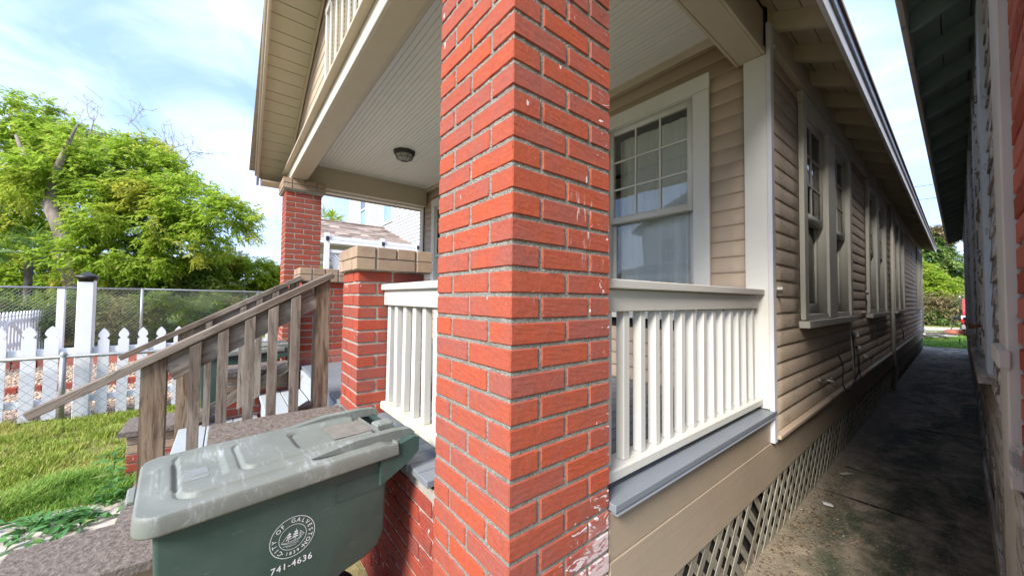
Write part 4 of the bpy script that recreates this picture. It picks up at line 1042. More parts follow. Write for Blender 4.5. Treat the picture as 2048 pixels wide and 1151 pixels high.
def make_bin(label):
    hx, hy = .228, .335
    B_ = thing('wheelie_bin', label, 'bin', (0, 0, 0), 'green wheelie bins either side of the steps')
    put('body', bin_body(hx-.018, hy-.02), B_)
    V, F = multi_box([((-hx+.004, hx-.004), (hy-.045, hy+.055), (.775, .838))]); 
    hd = bmesh.new()
    for sx in (-1, 1):   # the two body arms that carry the hinge and the grip
        a, b = (sx*(hx-.035), sx*(hx-.002)); a, b = min(a, b), max(a, b)
        o = prism_mesh('hinge_arm', [(hy-.06, .76), (hy+.05, .815), (hy+.088, .845), (hy+.09, .895), (hy+.07, .903), (hy-.06, .87)], 'x', a, b, BINM); put('hinge_arm', o, B_)
    put('grip_bar', tube_mesh('grip_bar', [(-hx+.03, hy+.062, .885), (hx-.03, hy+.062, .885)], .013, BINM, 12), B_)
    lid = put('lid', lid_mesh(hx, hy), B_, (0, 0, .838)); lid.rotation_euler = (math.radians(1.7), 0, 0)
    for sx in (-1, 1):
        a, b = sorted((sx*(hx-.075), sx*(hx-.040)))
        pr_ = [(.06, .066), (.20, .082), (hy+.01, .080), (hy+.075, .072), (hy+.092, .055), (hy+.09, .035), (hy+.03, .045), (hy-.06, .045), (.10, .060)]
        put('lid_rib', prism_mesh('lid_rib', pr_, 'x', a, b, LIDM), lid, (0, 0, .838))
    o = put('hinge_block', box_mesh(.06, .07, .03, LIDM, .005), lid, (.03, hy+.03, .838+.055))
    o = put('sticker', box_mesh(.15, .14, .0008, TAGM, 0), lid, (0, .235, .838+.0645)); o.rotation_euler = (math.radians(-1.0), 0, 0)
    for (sx, sy, x, y) in ((.085, .055, .03, -.212),):
        put('sticker', box_mesh(sx, sy, .0006, STKM, 0), lid, (x, y, .838+.0600))
    put('front_lip', box_mesh(.10, .022, .016, LIDM, .005), lid, (-.04, -hy-.016, .838+.02))
    for sx in (-1, 1):
        w_ = put('wheel', lathe([(0, -.022), (.06, -.022), (.065, -.03), (.12, -.03), (.135, -.018), (.135, .018), (.12, .03), (.065, .03), (.06, .022), (0, .022)], 28, TYRE), B_, (sx*.15, .215, .135)); w_.rotation_euler = (0, math.pi/2, 0)
        q_ = put('wheel_hub', lathe([(0, -.026), (.04, -.026), (.05, -.02), (.05, .02), (.04, .026), (0, .026)], 16, BINM), w_, (sx*.15, .215, .135))
    put('axle', tube_mesh('axle', [(-.16, .215, .135), (.16, .215, .135)], .012, BLACKP), B_)
    # raised panel under the rim and the printed seal
    def xf(u, v, d=.0015):     # u along the side towards the back, v upwards
        z = SZ+v; return ((hx-.018)*(.87+.13*z/.845)+d, SY+u, z)
    SY, SZ = .215, .775
    fr = [(-.085, -.028), (.085, -.028), (.085, .030), (-.085, .030), (-.085, -.028)]
    put('maker_panel', print_mesh('maker_panel', [stroke_vf(xf, fr, .0022)], BINM), B_)
    SY, SZ = .008, .692
    g = [ring_vf(xf, .0595, .0612), ring_vf(xf, .0362, .0375)]
    def arc(txt, r, a0, a1, size, flip=False):
        for k, ch in enumerate(txt):
            if ch == ' ': continue
            a = math.radians(a0+(a1-a0)*k/(len(txt)-1)); cx, cy = r*math.cos(a), r*math.sin(a); ro = a-math.pi/2 if not flip else a+math.pi/2
            c_, s_ = math.cos(ro), math.sin(ro)
            g.append(letters(ch, size, LETT, lambda x, y: xf(cx+x*c_-y*s_, cy+x*s_+y*c_)))
    arc('CITY OF GALVESTON', .0487, 228, -48, .0170); arc('1839', .0490, 252, 288, .0135, True)
    for a in (238, 302): g.append(ring_vf(lambda x, y: xf(x+.049*math.cos(math.radians(a)), y+.049*math.sin(math.radians(a))), 0.00001, .0017, 8))
    w1 = .0011
    S = [[(-.031, -.009), (-.018, -.012), (.014, -.0105), (.024, -.006), (.031, -.001)], [(-.029, -.011), (-.016, -.016), (.014, -.0145), (.024, -.008)],
         [(-.012, -.012), (-.010, .018)], [(.006, -.012), (.009, .022)], [(.020, -.008), (.020, .011)], [(.031, -.001), (.020, .011)],
         [(-.031, -.009), (-.011, .014)], [(-.019, -.005), (-.002, -.003)], [(-.017, .001), (-.003, .003)], [(-.015, .007), (-.005, .009)], [(-.013, .012), (-.007, .013)],
         [(-.001, -.004), (.014, -.002)], [(0, .003), (.0145, .005)], [(.002, .009), (.014, .011)], [(.004, .015), (.013, .016)],
         [(.015, -.003), (.027, .0)], [(.016, .003), (.026, .005)], [(-.026, -.020), (-.010, -.022), (.004, -.020), (.018, -.021)], [(-.018, -.025), (-.004, -.0265), (.010, -.025)]]
    for st in S: g.append(stroke_vf(xf, st, w1))
    for (x, y, hw) in ((-.011, .0035, .0055), (-.0095, .010, .0042), (.0075, .006, .006), (.0085, .0125, .0045), (-.011, -.0035, .007), (.006, -.001, .007)): g.append(stroke_vf(xf, [(x-hw, y), (x+hw, y+.001)], .0033))
    g.append(letters('741-4636', .0265, LETT, lambda x, y: xf(x, y-.083), spacing=1.12))
    put('seal_print', print_mesh('seal_print', g, LETT), B_)
    SY, SZ = .215, .775
    put('maker_print', print_mesh('maker_print', [letters('CART', .03, BINM, lambda x, y: xf(x, y))], BINM), B_) if False else None
    return B_
bin1 = make_bin('green wheelie bin with white round city seal, close in front of the porch')
bin1.location = (-1.500, .155, 0); bin1.rotation_euler = (0, 0, math.radians(5))
bin2 = copy_tree(bin1, (-4.98, .14, -.03), math.radians(2), 'second green wheelie bin, with a pale lid, beyond the far handrail', (1.22, 1.12, 1.0))

# ------------------------------------------------------------------ fences on the left
def chain(name, p0, p1, z0, z1, pitch, r, mat, parent):
    """diagonal wires of a chain link mesh as thin three-sided prisms"""
    p0, p1 = np.array(p0, float), np.array(p1, float); L = np.linalg.norm(p1-p0); d = (p1-p0)/L; nrm = np.array([-d[1], d[0]]); Hh = z1-z0
    V, F = [], []
    for sg in (1, -1):
        s = -Hh
        while s < L:
            a0, a1 = (s, s+Hh); za, zb = (0, Hh) if sg > 0 else (Hh, 0)
            u0_, u1_ = max(0, a0), min(L, a1)
            if u1_ > u0_+.002:
                f0, f1 = (u0_-a0)/Hh, (u1_-a0)/Hh; w0, w1_ = za+(zb-za)*f0, za+(zb-za)*f1; n = len(V); off = sg*r*.9
                for (u_, w_) in ((u0_, w0), (u1_, w1_)):
                    c_ = p0+d*u_+nrm*off
                    for k in range(3):
                        an = 2.094*k+.5; V.append((c_[0]+nrm[0]*r*math.cos(an), c_[1]+nrm[1]*r*math.cos(an), z0+w_+r*1.4*math.sin(an)))
                F += [(n, n+1, n+4, n+3), (n+1, n+2, n+5, n+4), (n+2, n, n+3, n+5)]
            s += pitch
    return tag(put(name, mesh_np(name, V, F, mat), parent), kind='stuff')
def pole(name, parent, a, b, r, mat=METAL, n=10): return put(name, tube_mesh(name, [a, b], r, mat, n), parent)
cf = thing('chain_link_fence', 'low chain link fence with pipe top rail along the lawn edge', 'fence', (-6.3, -1, 0))
chain('wire_mesh', (-6.3, -4.2), (-6.3, 2.5), .01, .715, .10, .0022, WIRE, cf)
pole('top_rail', cf, (-6.3, -4.2, .73), (-6.3, 2.5, .73), .021)
for y in (-3.7, -1.41, .95): pole('post', cf, (-6.3, y, -.02), (-6.3, y, .755), .027)
put('post_cap', lathe([(0, .03), (.02, .022), (.032, 0), (.03, -.03)], 10, METAL), cf, (-6.3, -1.41, .76))
PICKO = [(-.046, 0), (.046, 0), (.046, .80), (.046, .885), (.040, .895), (.026, .905), (.030, .918), (.044, .935), (.044, .955), (.034, .985), (.014, 1.015), (0, 1.03), (-.014, 1.015), (-.034, .985), (-.044, .955), (-.044, .935), (-.030, .918), (-.026, .905), (-.040, .895), (-.046, .885), (-.046, .80)]
PICK = prism_mesh('picket', PICKO, 'x', -.011, .011, PVCW)
pf = thing('picket_fence', 'white vinyl picket fence just behind the low chain link fence', 'fence', (-6.45, -1, 0))
for y in (-2.55, -2.38, -2.22, -2.055, -1.89, -1.69, -1.53): put('picket', PICK, pf, (-6.44, y, .02), None).scale = (1, 1.12, 1.02)
y = -1.135
while y < 2.4: put('picket', PICK, pf, (-6.44, y, -.0)); y += .165
for zz in (.17, .735): bx('fence_rail', pf, (-6.50, -6.455), (-4, 2.4), (zz, zz+.075), PVCW, .004)
bp = bx('gate_post', pf, (-6.52, -6.40), (-1.355, -1.225), (-.01, 1.60), PVCW, .006)
put('post_cap', lathe([(0, .075), (.09, .03), (.115, .022), (.115, -.012), (.085, -.018), (.085, -.05), (0, -.05)], 4, BLACKP, smooth=False), pf, (-6.46, -1.29, 1.63), (0, 0, math.pi/4))
bx('fence_post', pf, (-6.53, -6.46), (.72, .79), (0, 1.1), METAL, .004)
# back yard: gravel, edging, second picket run with a gate, tall chain link
GRAV = mat_simple('tan_gravel', (.36, .26, .18), .9, (.50, .38, .28), 9, .3)
t = NT('gravel_stone'); ri = t.n('ShaderNodeNewGeometry').outputs['Random Per Island']; GST = t.fin(t.mix(ri, (.34, .22, .14), (.62, .50, .38)), .8, None, .3)
sheet('gravel_bed', (-14.3, -6.52), (-6, 6), .004, GRAV, (1, 1))
n = 15000; x = -6.55-NP.random(n)**1.5*7; y = NP.uniform(-3.2, 1.6, n); s = NP.uniform(.012, .034, n)
base = np.array([(1, 0, 0), (0, 1, 0), (-1, 0, 0), (0, -1, 0), (0, 0, .7), (0, 0, -.5)]); T = np.array([(0, 1, 4), (1, 2, 4), (2, 3, 4), (3, 0, 4), (1, 0, 5), (2, 1, 5), (3, 2, 5), (0, 3, 5)])
an = NP.uniform(0, 6.28, n); ca, sa = np.cos(an), np.sin(an); st_ = NP.uniform(.6, 1, n)
V = np.empty((n, 6, 3)); V[:, :, 0] = x[:, None]+s[:, None]*(base[None, :, 0]*ca[:, None]-base[None, :, 1]*sa[:, None]*st_[:, None]); V[:, :, 1] = y[:, None]+s[:, None]*(base[None, :, 0]*sa[:, None]+base[None, :, 1]*ca[:, None]*st_[:, None]); V[:, :, 2] = .012+s[:, None]*base[None, :, 2]
tag(put('gravel', mesh_np('gravel', V.reshape(-1, 3), (T[None]+(np.arange(n)*6)[:, None, None]).reshape(-1, 3), GST)), 'tan gravel covering the yard behind the white picket fence', 'gravel', kind='stuff')
ed = thing('brick_edging', 'row of red edging blocks set in the gravel behind the pickets', 'edging', (-8.4, -1.5, 0))
for k in range(16): lay(ed, (-8.5, -8.38), (-3.6+k*.22, -3.39+k*.22), (.01, .10), BR2)
for k in range(14): lay(ed, (-11.3, -11.1), (-4+k*.3, -3.72+k*.3), (.01, .2), BRN)
sb = thing('white_stepping_boards', 'pale slabs lying on the gravel behind the picket fence', 'slabs', (-7.6, .1, 0))
for (x, y, a) in ((-7.4, -.4, .3), (-8.1, -.1, .1), (-8.7, .2, .5), (-7.2, .5, .2)): put('slab', box_mesh(.7, .35, .05, PAV, .01), sb, (x, y, .04), (0, 0, a))
gb = thing('picket_gate', 'white picket fence run with a braced gate across the gravel yard', 'fence', (-12.6, -3.75, 0))
x = -10.2
while x > -16.2: put('picket', PICK, gb, (x, -3.75, 0), (0, 0, math.pi/2)); x -= .17
for zz in (.25, .78): bx('fence_rail', gb, (-16.2, -10.2), (-3.80, -3.765), (zz, zz+.08), PVCW)
bar('brace', gb, (-13.2, -3.74, .8), (-12.2, -3.74, .3), .03, .09, PVCW); bar('brace', gb, (-13.2, -3.74, .8), (-14.2, -3.74, .3), .03, .09, PVCW)
for x in (-11.95, -16.1): bx('gate_post', gb, (x-.07, x+.07), (-3.82, -3.68), (0, 1.12), PVCW); put('post_cap', lathe([(0, .06), (.11, .0), (.11, -.03), (0, -.03)], 4, BLACKP, smooth=False), gb, (x, -3.75, 1.14), (0, 0, math.pi/4))
tp_ = tag(bx('white_post', None, (-12.65, -12.54), (-2.94, -2.83), (0, 1.55), PVCW, .004), 'plain white square post standing alone between gate and tall fence', 'post')
tf = thing('tall_chain_link_fence', 'tall chain link fence in front of the hedge at the back', 'fence', (-14.4, -1, 0))
q0, q1, q2 = (-14.35, -9.0), (-14.4, -1.85), (-19.5, 4.6)
chain('wire_mesh', q0, q1, .05, 1.59, .085, .0034, WIRE, tf); chain('wire_mesh', q1, q2, .05, 1.59, .085, .0034, WIRE, tf)
for a, b in ((q0, q1), (q1, q2)): pole('top_rail', tf, (*a, 1.60), (*b, 1.60), .024)
for p in ((-14.35, -7.5), (-14.37, -4.6), q1, (-16.6, .93), (-18.8, 3.7)): pole('post', tf, (*p, 0), (*p, 1.62), .032)

# ------------------------------------------------------------------ trees and hedges
LEAFA = mat_leaf('spring_leaf', [(.27, .42, .035), (.42, .55, .075), (.52, .52, .08), (.60, .48, .14)], .6, .42)
LEAFB = mat_leaf('hedge_leaf', [(.12, .20, .035), (.26, .38, .06), (.32, .30, .10), (.42, .33, .18)], .4, .9)
LEAFC = mat_leaf('yellow_leaf', [(.28, .42, .03), (.42, .52, .05), (.46, .44, .06), (.58, .48, .10)], .5, .6)
LEAFD = mat_leaf('deep_leaf', [(.10, .20, .05), (.20, .33, .08), (.26, .36, .10), (.34, .34, .14)], .4, .5)
DRY = mat_leaf('dry_vine', [(.26, .20, .10), (.34, .27, .15), (.16, .20, .06), (.42, .36, .24)], .3, .8)
BARK = mat_wood('tree_bark', (.17, .13, .105), (.36, .30, .25), (1, 1, .25), 7, bump=1.5)
def crown(name, parent, clumps, n, size, mat, droop=.22, gap=-.12, spray=10, slen=.45, inner=.35, label=None):
    """leaves set in sprays through a cloud of clumps, thinned by noise so that the sky shows through"""
    cl = np.array([c if len(c) == 6 else (c[0], c[1], c[2], c[3], c[3], c[3]) for c in clumps], float)
    wgt = cl[:, 3]*cl[:, 4]*cl[:, 5]; wgt = wgt**.75; wgt /= wgt.sum(); m = int(n/spray*1.6)
    k = NP.choice(len(cl), m, p=wgt); d = NP.normal(size=(m, 3)); d /= np.linalg.norm(d, axis=1)[:, None]
    r = NP.uniform(inner, 1, m)**.6; P = cl[k, :3]+d*r[:, None]*cl[k, 3:6]
    keep = np.array([noise.noise(Vector(p)*1.1)+.5*noise.noise(Vector(p)*2.7) > gap for p in P]); P, d = P[keep], d[keep]
    m = len(P); D_ = d*.8+NP.normal(size=(m, 3))*.55; D_[:, 2] = D_[:, 2]*.75-droop*.5; D_ /= np.linalg.norm(D_, axis=1)[:, None]
    LP, LN = [], []
    side = np.cross(D_, [0, 0, 1.0]); side /= np.linalg.norm(side, axis=1)[:, None]+1e-6
    for q in range(spray):
        f = q/spray; LP.append(P+D_*(slen*f)+np.array([0, 0, -1])*(slen*.35*f*f)); sg = 1 if q % 2 else -1
        LN.append(D_*.7+side*sg*.8+np.array([0, 0, -droop])+NP.normal(size=(m, 3))*.25)
    LP, LN = np.concatenate(LP), np.concatenate(LN); nn = len(LP)
    L = size*NP.uniform(.6, 1.25, nn)
    return put(name, leafset(name, LP, LN, L, L*.42, mat, .15), parent, label=label)
T1 = [(-19.2, -4.6, 2.6, .8), (-18.8, -3.4, 2.9, .9), (-18.6, -2.4, 2.7, .8), (-20.6, -6.6, 3.4, .9), (-19.0, -3.6, 4.0, .7), (-18.2, -1.4, 3.0, .7), (-20.6, -5.3, 5.9, .9), (-20.2, -4.6, 6.3, .9), (-21.0, -6.0, 5.2, .6), (-20.0, -4.0, 5.2, .7), (-25.44, -7.36, 8.96, 1.2), (-25.62, -6.82, 9.58, .75), (-24.79, -7.23, 6.83, 1.81), (-24.38, -5.97, 7.8, 1.4), (-23.69, -5.14, 8.2, .9), (-21.81, -4.29, 6.48, 1.5), (-22.48, -3.6, 7.5, 1.0), (-21.25, -2.81, 6.7, 1.3), (-22.3, -2.84, 7.95, .62), (-23.49, -6.31, 4.83, 1.4), (-20.97, -3.94, 4.75, 1.2), (-20.57, -2.66, 4.88, 1.52), (-19.55, -1.41, 5.2, 1.3), (-21.28, -2.04, 6.55, .8), (-18.15, -.43, 4.5, 1.0), (-17.66, .18, 4.6, .75), (-17.3, .66, 4.12, .55), (-20.38, -3.14, 3.1, 1.1), (-19.96, -1.83, 3.4, 1.25), (-19.07, -.73, 3.6, .9), (-25.68, -7.37, 3.6, 1.4), (-20.4, -1.74, 6.69, .5), (-23.28, -6.87, 5.1, .9), (-19.73, -3.0, 5.39, .9), (-18.69, -1.87, 3.99, .9)]
t1 = thing('broadleaf_tree', 'large spreading yellow green tree with a leaning grey trunk behind the tall chain link fence', 'tree', (-22.5, -4.8, 0))
crown('crown', t1, T1, 150000, .165, LEAFA, slen=.38, gap=-.02, inner=.15)
TR = [(-22.53, -4.75, -.1), (-22.53, -4.79, 1.4), (-22.57, -4.88, 2.32), (-22.66, -5.02, 2.7), (-22.70, -5.12, 3.03), (-22.8, -5.23, 3.65), (-22.92, -5.41, 4.26), (-23.06, -5.62, 4.87), (-23.07, -5.67, 5.58), (-22.98, -5.59, 6.3), (-22.71, -5.3, 7.32)]
TR.append((-22.3, -4.9, 8.4)); TR = [(x*.88, y*.88, CAM_Z+(z-CAM_Z)*.88) for x, y, z in TR]; TR[0] = (TR[1][0], TR[1][1], -.1)
put('trunk', tube_mesh('trunk', TR, [.32, .30, .30, .37, .25, .23, .21, .22, .16, .12, .08, .02], BARK, 18), t1)
for pts_, r in (([(-22.95, -5.5, 4.6), (-23.12, -5.8, 4.95), (-23.2, -5.95, 5.2)], .17), ([(-22.5, -4.85, 2.5), (-22.3, -4.6, 3.0), (-22.1, -4.3, 3.5)], .13), ([(-23.4, -5.6, 6), (-23.6, -4.6, 6.8), (-23.4, -3.2, 7.2)], .12), ([(-23.2, -4.9, 3.0), (-23.0, -3.4, 4.0), (-22.0, -1.9, 4.7)], .10), ([(-23, -5.6, 5.6), (-24.2, -6.6, 6.8), (-25, -7.2, 8.2)], .18)):
    put('limb', tube_mesh('limb', [(x*.885, y*.885, CAM_Z+(z-CAM_Z)*.885) for x, y, z in pts_], [r*(1-.8*i/(len(pts_)-1)) for i in range(len(pts_))], BARK, 9), t1)
BAREM = mat_simple('grey_twig', (.26, .22, .20), .9, (.34, .30, .27), 5)
bt = thing('bare_branches', 'bare leafless branches reaching above the crown of the big tree', 'dead tree', (-23.5, -5.0, 0))
def branch(p, d, L, r, depth, out):
    pts_ = [p]; q = p.copy(); dd = d.copy()
    n_ = 5
    for i in range(n_):
        dd = (dd+Vector((R.gauss(0, .20), R.gauss(0, .20), R.gauss(.02, .16)))).normalized(); q = q+dd*(L/n_); pts_.append(q.copy())
    out.append((pts_, r))
    if depth:
        for k in range(R.choice((2, 3, 3))):
            a = pts_[R.randrange(2, n_+1)]; nd = (dd+Vector((R.gauss(0, .75), R.gauss(0, .75), R.gauss(.1, .6)))).normalized(); branch(a, nd, L*R.uniform(.5, .75), r*.55, depth-1, out)
for a, b in (((-24.4, -5.94, 6.6), (-22.73, -3.97, 9.01)), ((-24.4, -5.94, 6.6), (-21.93, -2.94, 8.37)), ((-21.93, -2.94, 8.0), (-21.51, -2.46, 9.9)), ((-21.9, -2.9, 7.2), (-20.59, -1.22, 7.73)), ((-22.0, -2.2, 7.06), (-20.72, -1.39, 8.3)), ((-23.4, -4.9, 7.9), (-23.2, -4.4, 10.0)), ((-20.9, -1.9, 6.9), (-19.9, -.6, 7.6))):
    a, b = Vector(a), Vector(b); out = []; branch(a, (b-a).normalized(), (b-a).length*.62, .030, 3, out)
    for pts_, r in out[:1]: put('branch', tube_mesh('branch', pts_, [r*(1-.5*i/5) for i in range(6)], BAREM, 6), bt)
    V, F = [], []
    for pts_, r in out[1:]:
        me = tube_mesh('x', pts_, [max(.007, r*(1-.6*i/5)) for i in range(6)], BAREM, 3); n = len(V)
        V += [tuple(v.co) for v in me.vertices]; F += [tuple(n+i for i in p.vertices) for p in me.polygons]; bpy.data.meshes.remove(me)
    me = bpy.data.meshes.new('twigs'); me.from_pydata(V, [], F); me.materials.append(BAREM); tag(put('twigs', me, bt), kind='stuff')
tb = thing('yellow_green_bush', 'bright yellow green bush behind the fence, left of the far brick pillar', 'bush', (-21, .5, 0))
crown('crown', tb, [(-20.51, -.07, 2.35, .9), (-21.04, .85, 2.5, .95), (-21.66, 1.69, 2.4, .76), (-21.07, -.76, 2.1, .7), (-21.48, .28, 3.0, .52), (-21.35, 2.1, 2.1, .63), (-21.49, -1.29, 2.3, .7), (-21, .5, 1.2, 1.2), (-21.6, 3.0, 2.0, .9)], 42000, .17, LEAFC, slen=.4)
put('stems', tube_mesh('stems', [(-21, .5, 0), (-21, .5, 2)], .08, BARK), tb)
for (nm, lb, cls, n, m, sz) in (('garden_shrub', 'mid green shrub massed under the big tree behind the tall fence', [(-22.6, -4.0, 1.9, 1.2), (-21.6, -2.6, 1.8, 1.1), (-24.2, -6.29, 1.9, 1.3), (-20.9, -1.6, 1.7, .9), (-23.4, -5.2, 1.5, 1.0)], 42000, LEAFA, .19),
                                ('fern_bush', 'feathery blue green bush below the big tree, centre left', [(-19.9, -1.9, 1.9, .7), (-20.2, -1.0, 2.2, .8), (-19.6, -.5, 1.8, .6), (-19.2, -2.7, 1.9, .5)], 16000, LEAFB, .20)):
    s_ = thing(nm, lb, 'bush', cls[0][:2]+(0,)); crown('foliage', s_, cls, n, sz, m, slen=.4); put('stems', tube_mesh('stems', [cls[0][:2]+(0,), cls[0][:3]], .07, BARK), s_)
hd_ = []
x0, y0 = -15.2, -9.5
for (a, b) in (((-15.3, -9.5), (-15.3, -1.6)), ((-15.3, -1.6), (-20.0, 4.3))):
    L_ = math.hypot(b[0]-a[0], b[1]-a[1]); k = int(L_/.5)
    for i in range(k): hd_.append((a[0]+(b[0]-a[0])*i/k+R.uniform(-.2, .2), a[1]+(b[1]-a[1])*i/k, R.uniform(.5, 1.0), .6, .6, R.uniform(.55, .75)))
tag(crown('hedge', None, hd_, 90000, .085, LEAFB, slen=.22, gap=-.25), 'dense green and brown vine hedge behind the tall chain link fence', 'hedge', kind='stuff')
tag(put('hedge_shade_stems', mesh_np('hedge_stems', *multi_box([((-15.75, -15.6), (-9.5, -1.6), (0, 1.15))]), DRY)), 'tangle of brown stems inside the hedge', 'hedge', kind='stuff')
# fan palm behind the fence
def palm(name, label, base, h, fr_len, n_fr, mat, trunk_r=.12, fan=True, leaves=16, group=None):
    p = thing(name, label, 'palm', base, group); bz = Vector(base)
    put('trunk', tube_mesh('trunk', [bz, bz+Vector((.05, .02, h*.5)), bz+Vector((0, 0, h))], trunk_r, BARK, 10), p)
    P_, N_, L_, W_ = [], [], [], []; top = bz+Vector((0, 0, h))
    for k in range(n_fr):
        a = k*2.399; el = R.uniform(-.25, 1.1); d_ = Vector((math.cos(a)*math.cos(el), math.sin(a)*math.cos(el), math.sin(el)))
        tip = top+d_*fr_len*.55 + Vector((0, 0, -.1*fr_len)); s = d_.cross(Vector((0, 0, 1))).normalized(); u_ = s.cross(d_)
        for q in range(leaves):
            th = -1.35+2.7*q/(leaves-1)
            if fan: nd = d_*math.cos(th)+s*math.sin(th)+Vector((0, 0, -.12)); o = tip
            else: o = top+d_*fr_len*(.2+.8*q/leaves)-Vector((0, 0, .35*fr_len*(q/leaves)**2)); nd = d_*.5+s*(1 if q % 2 else -1)+Vector((0, 0, -.35))
            P_.append(o); N_.append(nd); l = fr_len*(.62 if fan else .34)*R.uniform(.8, 1.1); L_.append(l); W_.append(l*(.07 if fan else .09))
        put('frond_stem', tube_mesh('frond_stem', [top, tip], .014, mat, 5), p)
    put('fronds', leafset('fronds', P_, N_, L_, W_, mat, .25), p); return p
PALMM = mat_leaf('palm_frond', [(.14, .26, .08), (.22, .34, .12), (.18, .30, .10), (.36, .36, .16)], .35, .5)
palm('fan_palm', 'grey green fan palm behind the fence, left of the leaning trunk', (-20.6, -5.5, 0), 2.7, 1.45, 9, PALMM, .10, True, 22)
palm('tall_palm', 'palm crown showing above the shingled garage roof', (-19.5, 3.78, 0), 5.0, 1.15, 24, LEAFC, .12, True, 14)

# ------------------------------------------------------------------ seen through the porch: garage, white house, lattice screen
VIN = mat_simple('white_vinyl_siding', (.80, .80, .86), .5, (.74, .74, .80), 2)
VINW = mat_simple('white_porch_paint', (.78, .79, .82), .5)
PANEB = mat_glass('blue_glass', (.55, .7, .8), .3)
def lapped(axis, plane, sgn, u0, u1, z0, z1, exp, opens, mat, lip=.015):
    V, F = [], []; z = z0
    while z < z1:
        for s, e in strips(u0, u1, z, min(z+exp, z1), opens):
            n = len(V); q = [(0, z), (lip, z), (.002, min(z+exp, z1))]
            for u in (s, e):
                for p, w_ in q: V.append((plane+sgn*p, u, w_) if axis == 'x' else (u, plane+sgn*p, w_))
            F += [(n, n+1, n+4, n+3), (n+1, n+2, n+5, n+4)]
        z += exp
    return mesh_np('lap_siding', V, F, mat)
ga = thing('shingled_garage', 'low garage with a brown shingled roof and white fascia, seen through the porch', 'garage', (-11.6, 2.9, 0))
put('wall', lapped('x', -9.9, 1, 1.6, 3.95, 0, 2.85, .18, [], mat_simple('cream_garage_wall', (.50, .48, .38), .8)), ga); put('wall', lapped('y', 3.95, 1, -13.5, -9.9, 0, 2.85, .18, [], VIN), ga)
rfm = bmesh.new()
# courses of shingle tabs on the slope that faces the camera
slope_v = Vector((-2.05, 0, .80)); nv = slope_v.normalized(); SL = slope_v.length; nr = Vector((.80, 0, 2.05)).normalized()
rf_ = put('roof', mesh_np('roof', [(-9.55, 1.5, 2.87), (-9.55, 4.2, 2.87), (-11.6, 3.95, 3.67), (-11.6, 1.5, 3.67), (-13.6, 1.5, 2.87), (-13.6, 4.2, 2.87)], [(0, 1, 2, 3), (3, 2, 5, 4), (1, 5, 2, 2)][:2], SHING), ga)
t = NT('shingle_tab'); c = t.mix(t.n('ShaderNodeNewGeometry').outputs['Random Per Island'], (.24, .175, .14), (.50, .40, .33)); TABM = t.fin(c, .95, None, .1)
V, F = [], []
for r_ in range(15):
    a = r_/15; y = 1.55+R.uniform(-.15, 0)
    ymax = 4.2-.25*a
    while y < ymax:
        w_ = R.uniform(.18, .42); e = min(y+w_-.006, ymax); lift = R.uniform(.006, .022); n = len(V)
        for f, l in ((a, lift), (a+1.15/15, .004)):
            p = Vector((-9.55, 0, 2.87))+slope_v*min(f, 1.0)+nr*l
            V += [(p.x, y, p.z), (p.x, e, p.z)]
        F.append((n, n+1, n+3, n+2)); y += w_
tag(put('shingle_tabs', mesh_np('shingle_tabs', V, F, TABM), ga), kind='stuff')
bx('fascia', ga, (-9.56, -9.50), (1.5, 4.2), (2.74, 2.868), PVCW); bx('soffit', ga, (-9.9, -9.56), (1.5, 4.2), (2.745, 2.76), PVCW)
bar('ridge_vent', ga, (-11.6, 1.5, 3.69), (-11.6, 3.95, 3.69), .12, .03, SHING)
wh = thing('white_siding_house', 'tall white vinyl sided house behind the garage, with narrow upper windows', 'house', (-17, 8, 0))
WO = [(-21.7, -20.6, 5.25, 7.6), (-17.7, -16.6, 5.1, 7.2), (-14.9, -14.1, 5.6, 7.2)]
put('wall', lapped('y', 6.0, -1, -24.0, -9.0, 0, 9, .15, WO, VIN, .009), wh)
put('wall', mesh_np('wall', *multi_box([((-24, -9), (6.05, 14), (0, 9))]), VIN), wh)
bx('corner_trim', wh, (-24.05, -23.85), (5.955, 6.1), (0, 9), PVCW)
for (a, b, c, d_) in WO:
    w = bx('window', wh, (a-.09, b+.09), (6.03, 6.045), (c-.09, d_+.09), DARK); mid = (c+d_)/2
    for (q, z_) in (((a-.1, a), (c-.1, d_+.1)), ((b, b+.1), (c-.1, d_+.1)), ((a, b), (c-.1, c)), ((a, b), (d_, d_+.1)), ((a, b), (mid-.04, mid+.04))): bx('window_frame', w, q, (5.945, 6.02), z_, PVCW)
    for z_ in ((c, mid-.04), (mid+.04, d_)): bx('pane', w, (a, b), (6.0, 6.012), z_, mat_simple('blue_grey_pane', (.16, .26, .36), .12, (.30, .42, .52), .8) if z_[0] == c else PANEB)
ls = thing('lattice_screen', 'white vinyl screen with posts and a lattice panel beside the garage', 'screen', (-8, 2.4, 0))
for y in (1.57, 2.69, 3.51):
    bx('post', ls, (-8.04, -7.96), (y-.045, y+.045), (0, 2.74), PVCW); bx('lamp_bracket', ls, (-7.955, -7.93), (y-.03, y+.03), (2.58, 2.66), BLACKP)
bx('top_rail', ls, (-8.02, -7.98), (1.62, 3.46), (2.60, 2.68), PVCW); bx('top_rail', ls, (-8.02, -7.98), (1.62, 2.64), (2.34, 2.40), PVCW)
V, F = [], []
for s in (1, -1):
    k = -10
    while k < 34:
        n = len(V); y0 = 1.62+k*.075; L_ = 1.02; z0, z1 = 1.32, 2.34
        for off, zz in ((0, z0), (1.02, z1)):
            yy_ = y0+off if s > 0 else y0+1.02-off
            for e in (-.026, .026): V.append((-8.0+s*.006, yy_+e, zz))
        a0 = max(V[n][1], V[n+2][1]); 
        if max(v[1] for v in V[n:n+4]) < 1.64+0 or min(v[1] for v in V[n:n+4]) > 2.62: del V[n:]
        else: F.append((n, n+1, n+3, n+2))
        k += 1
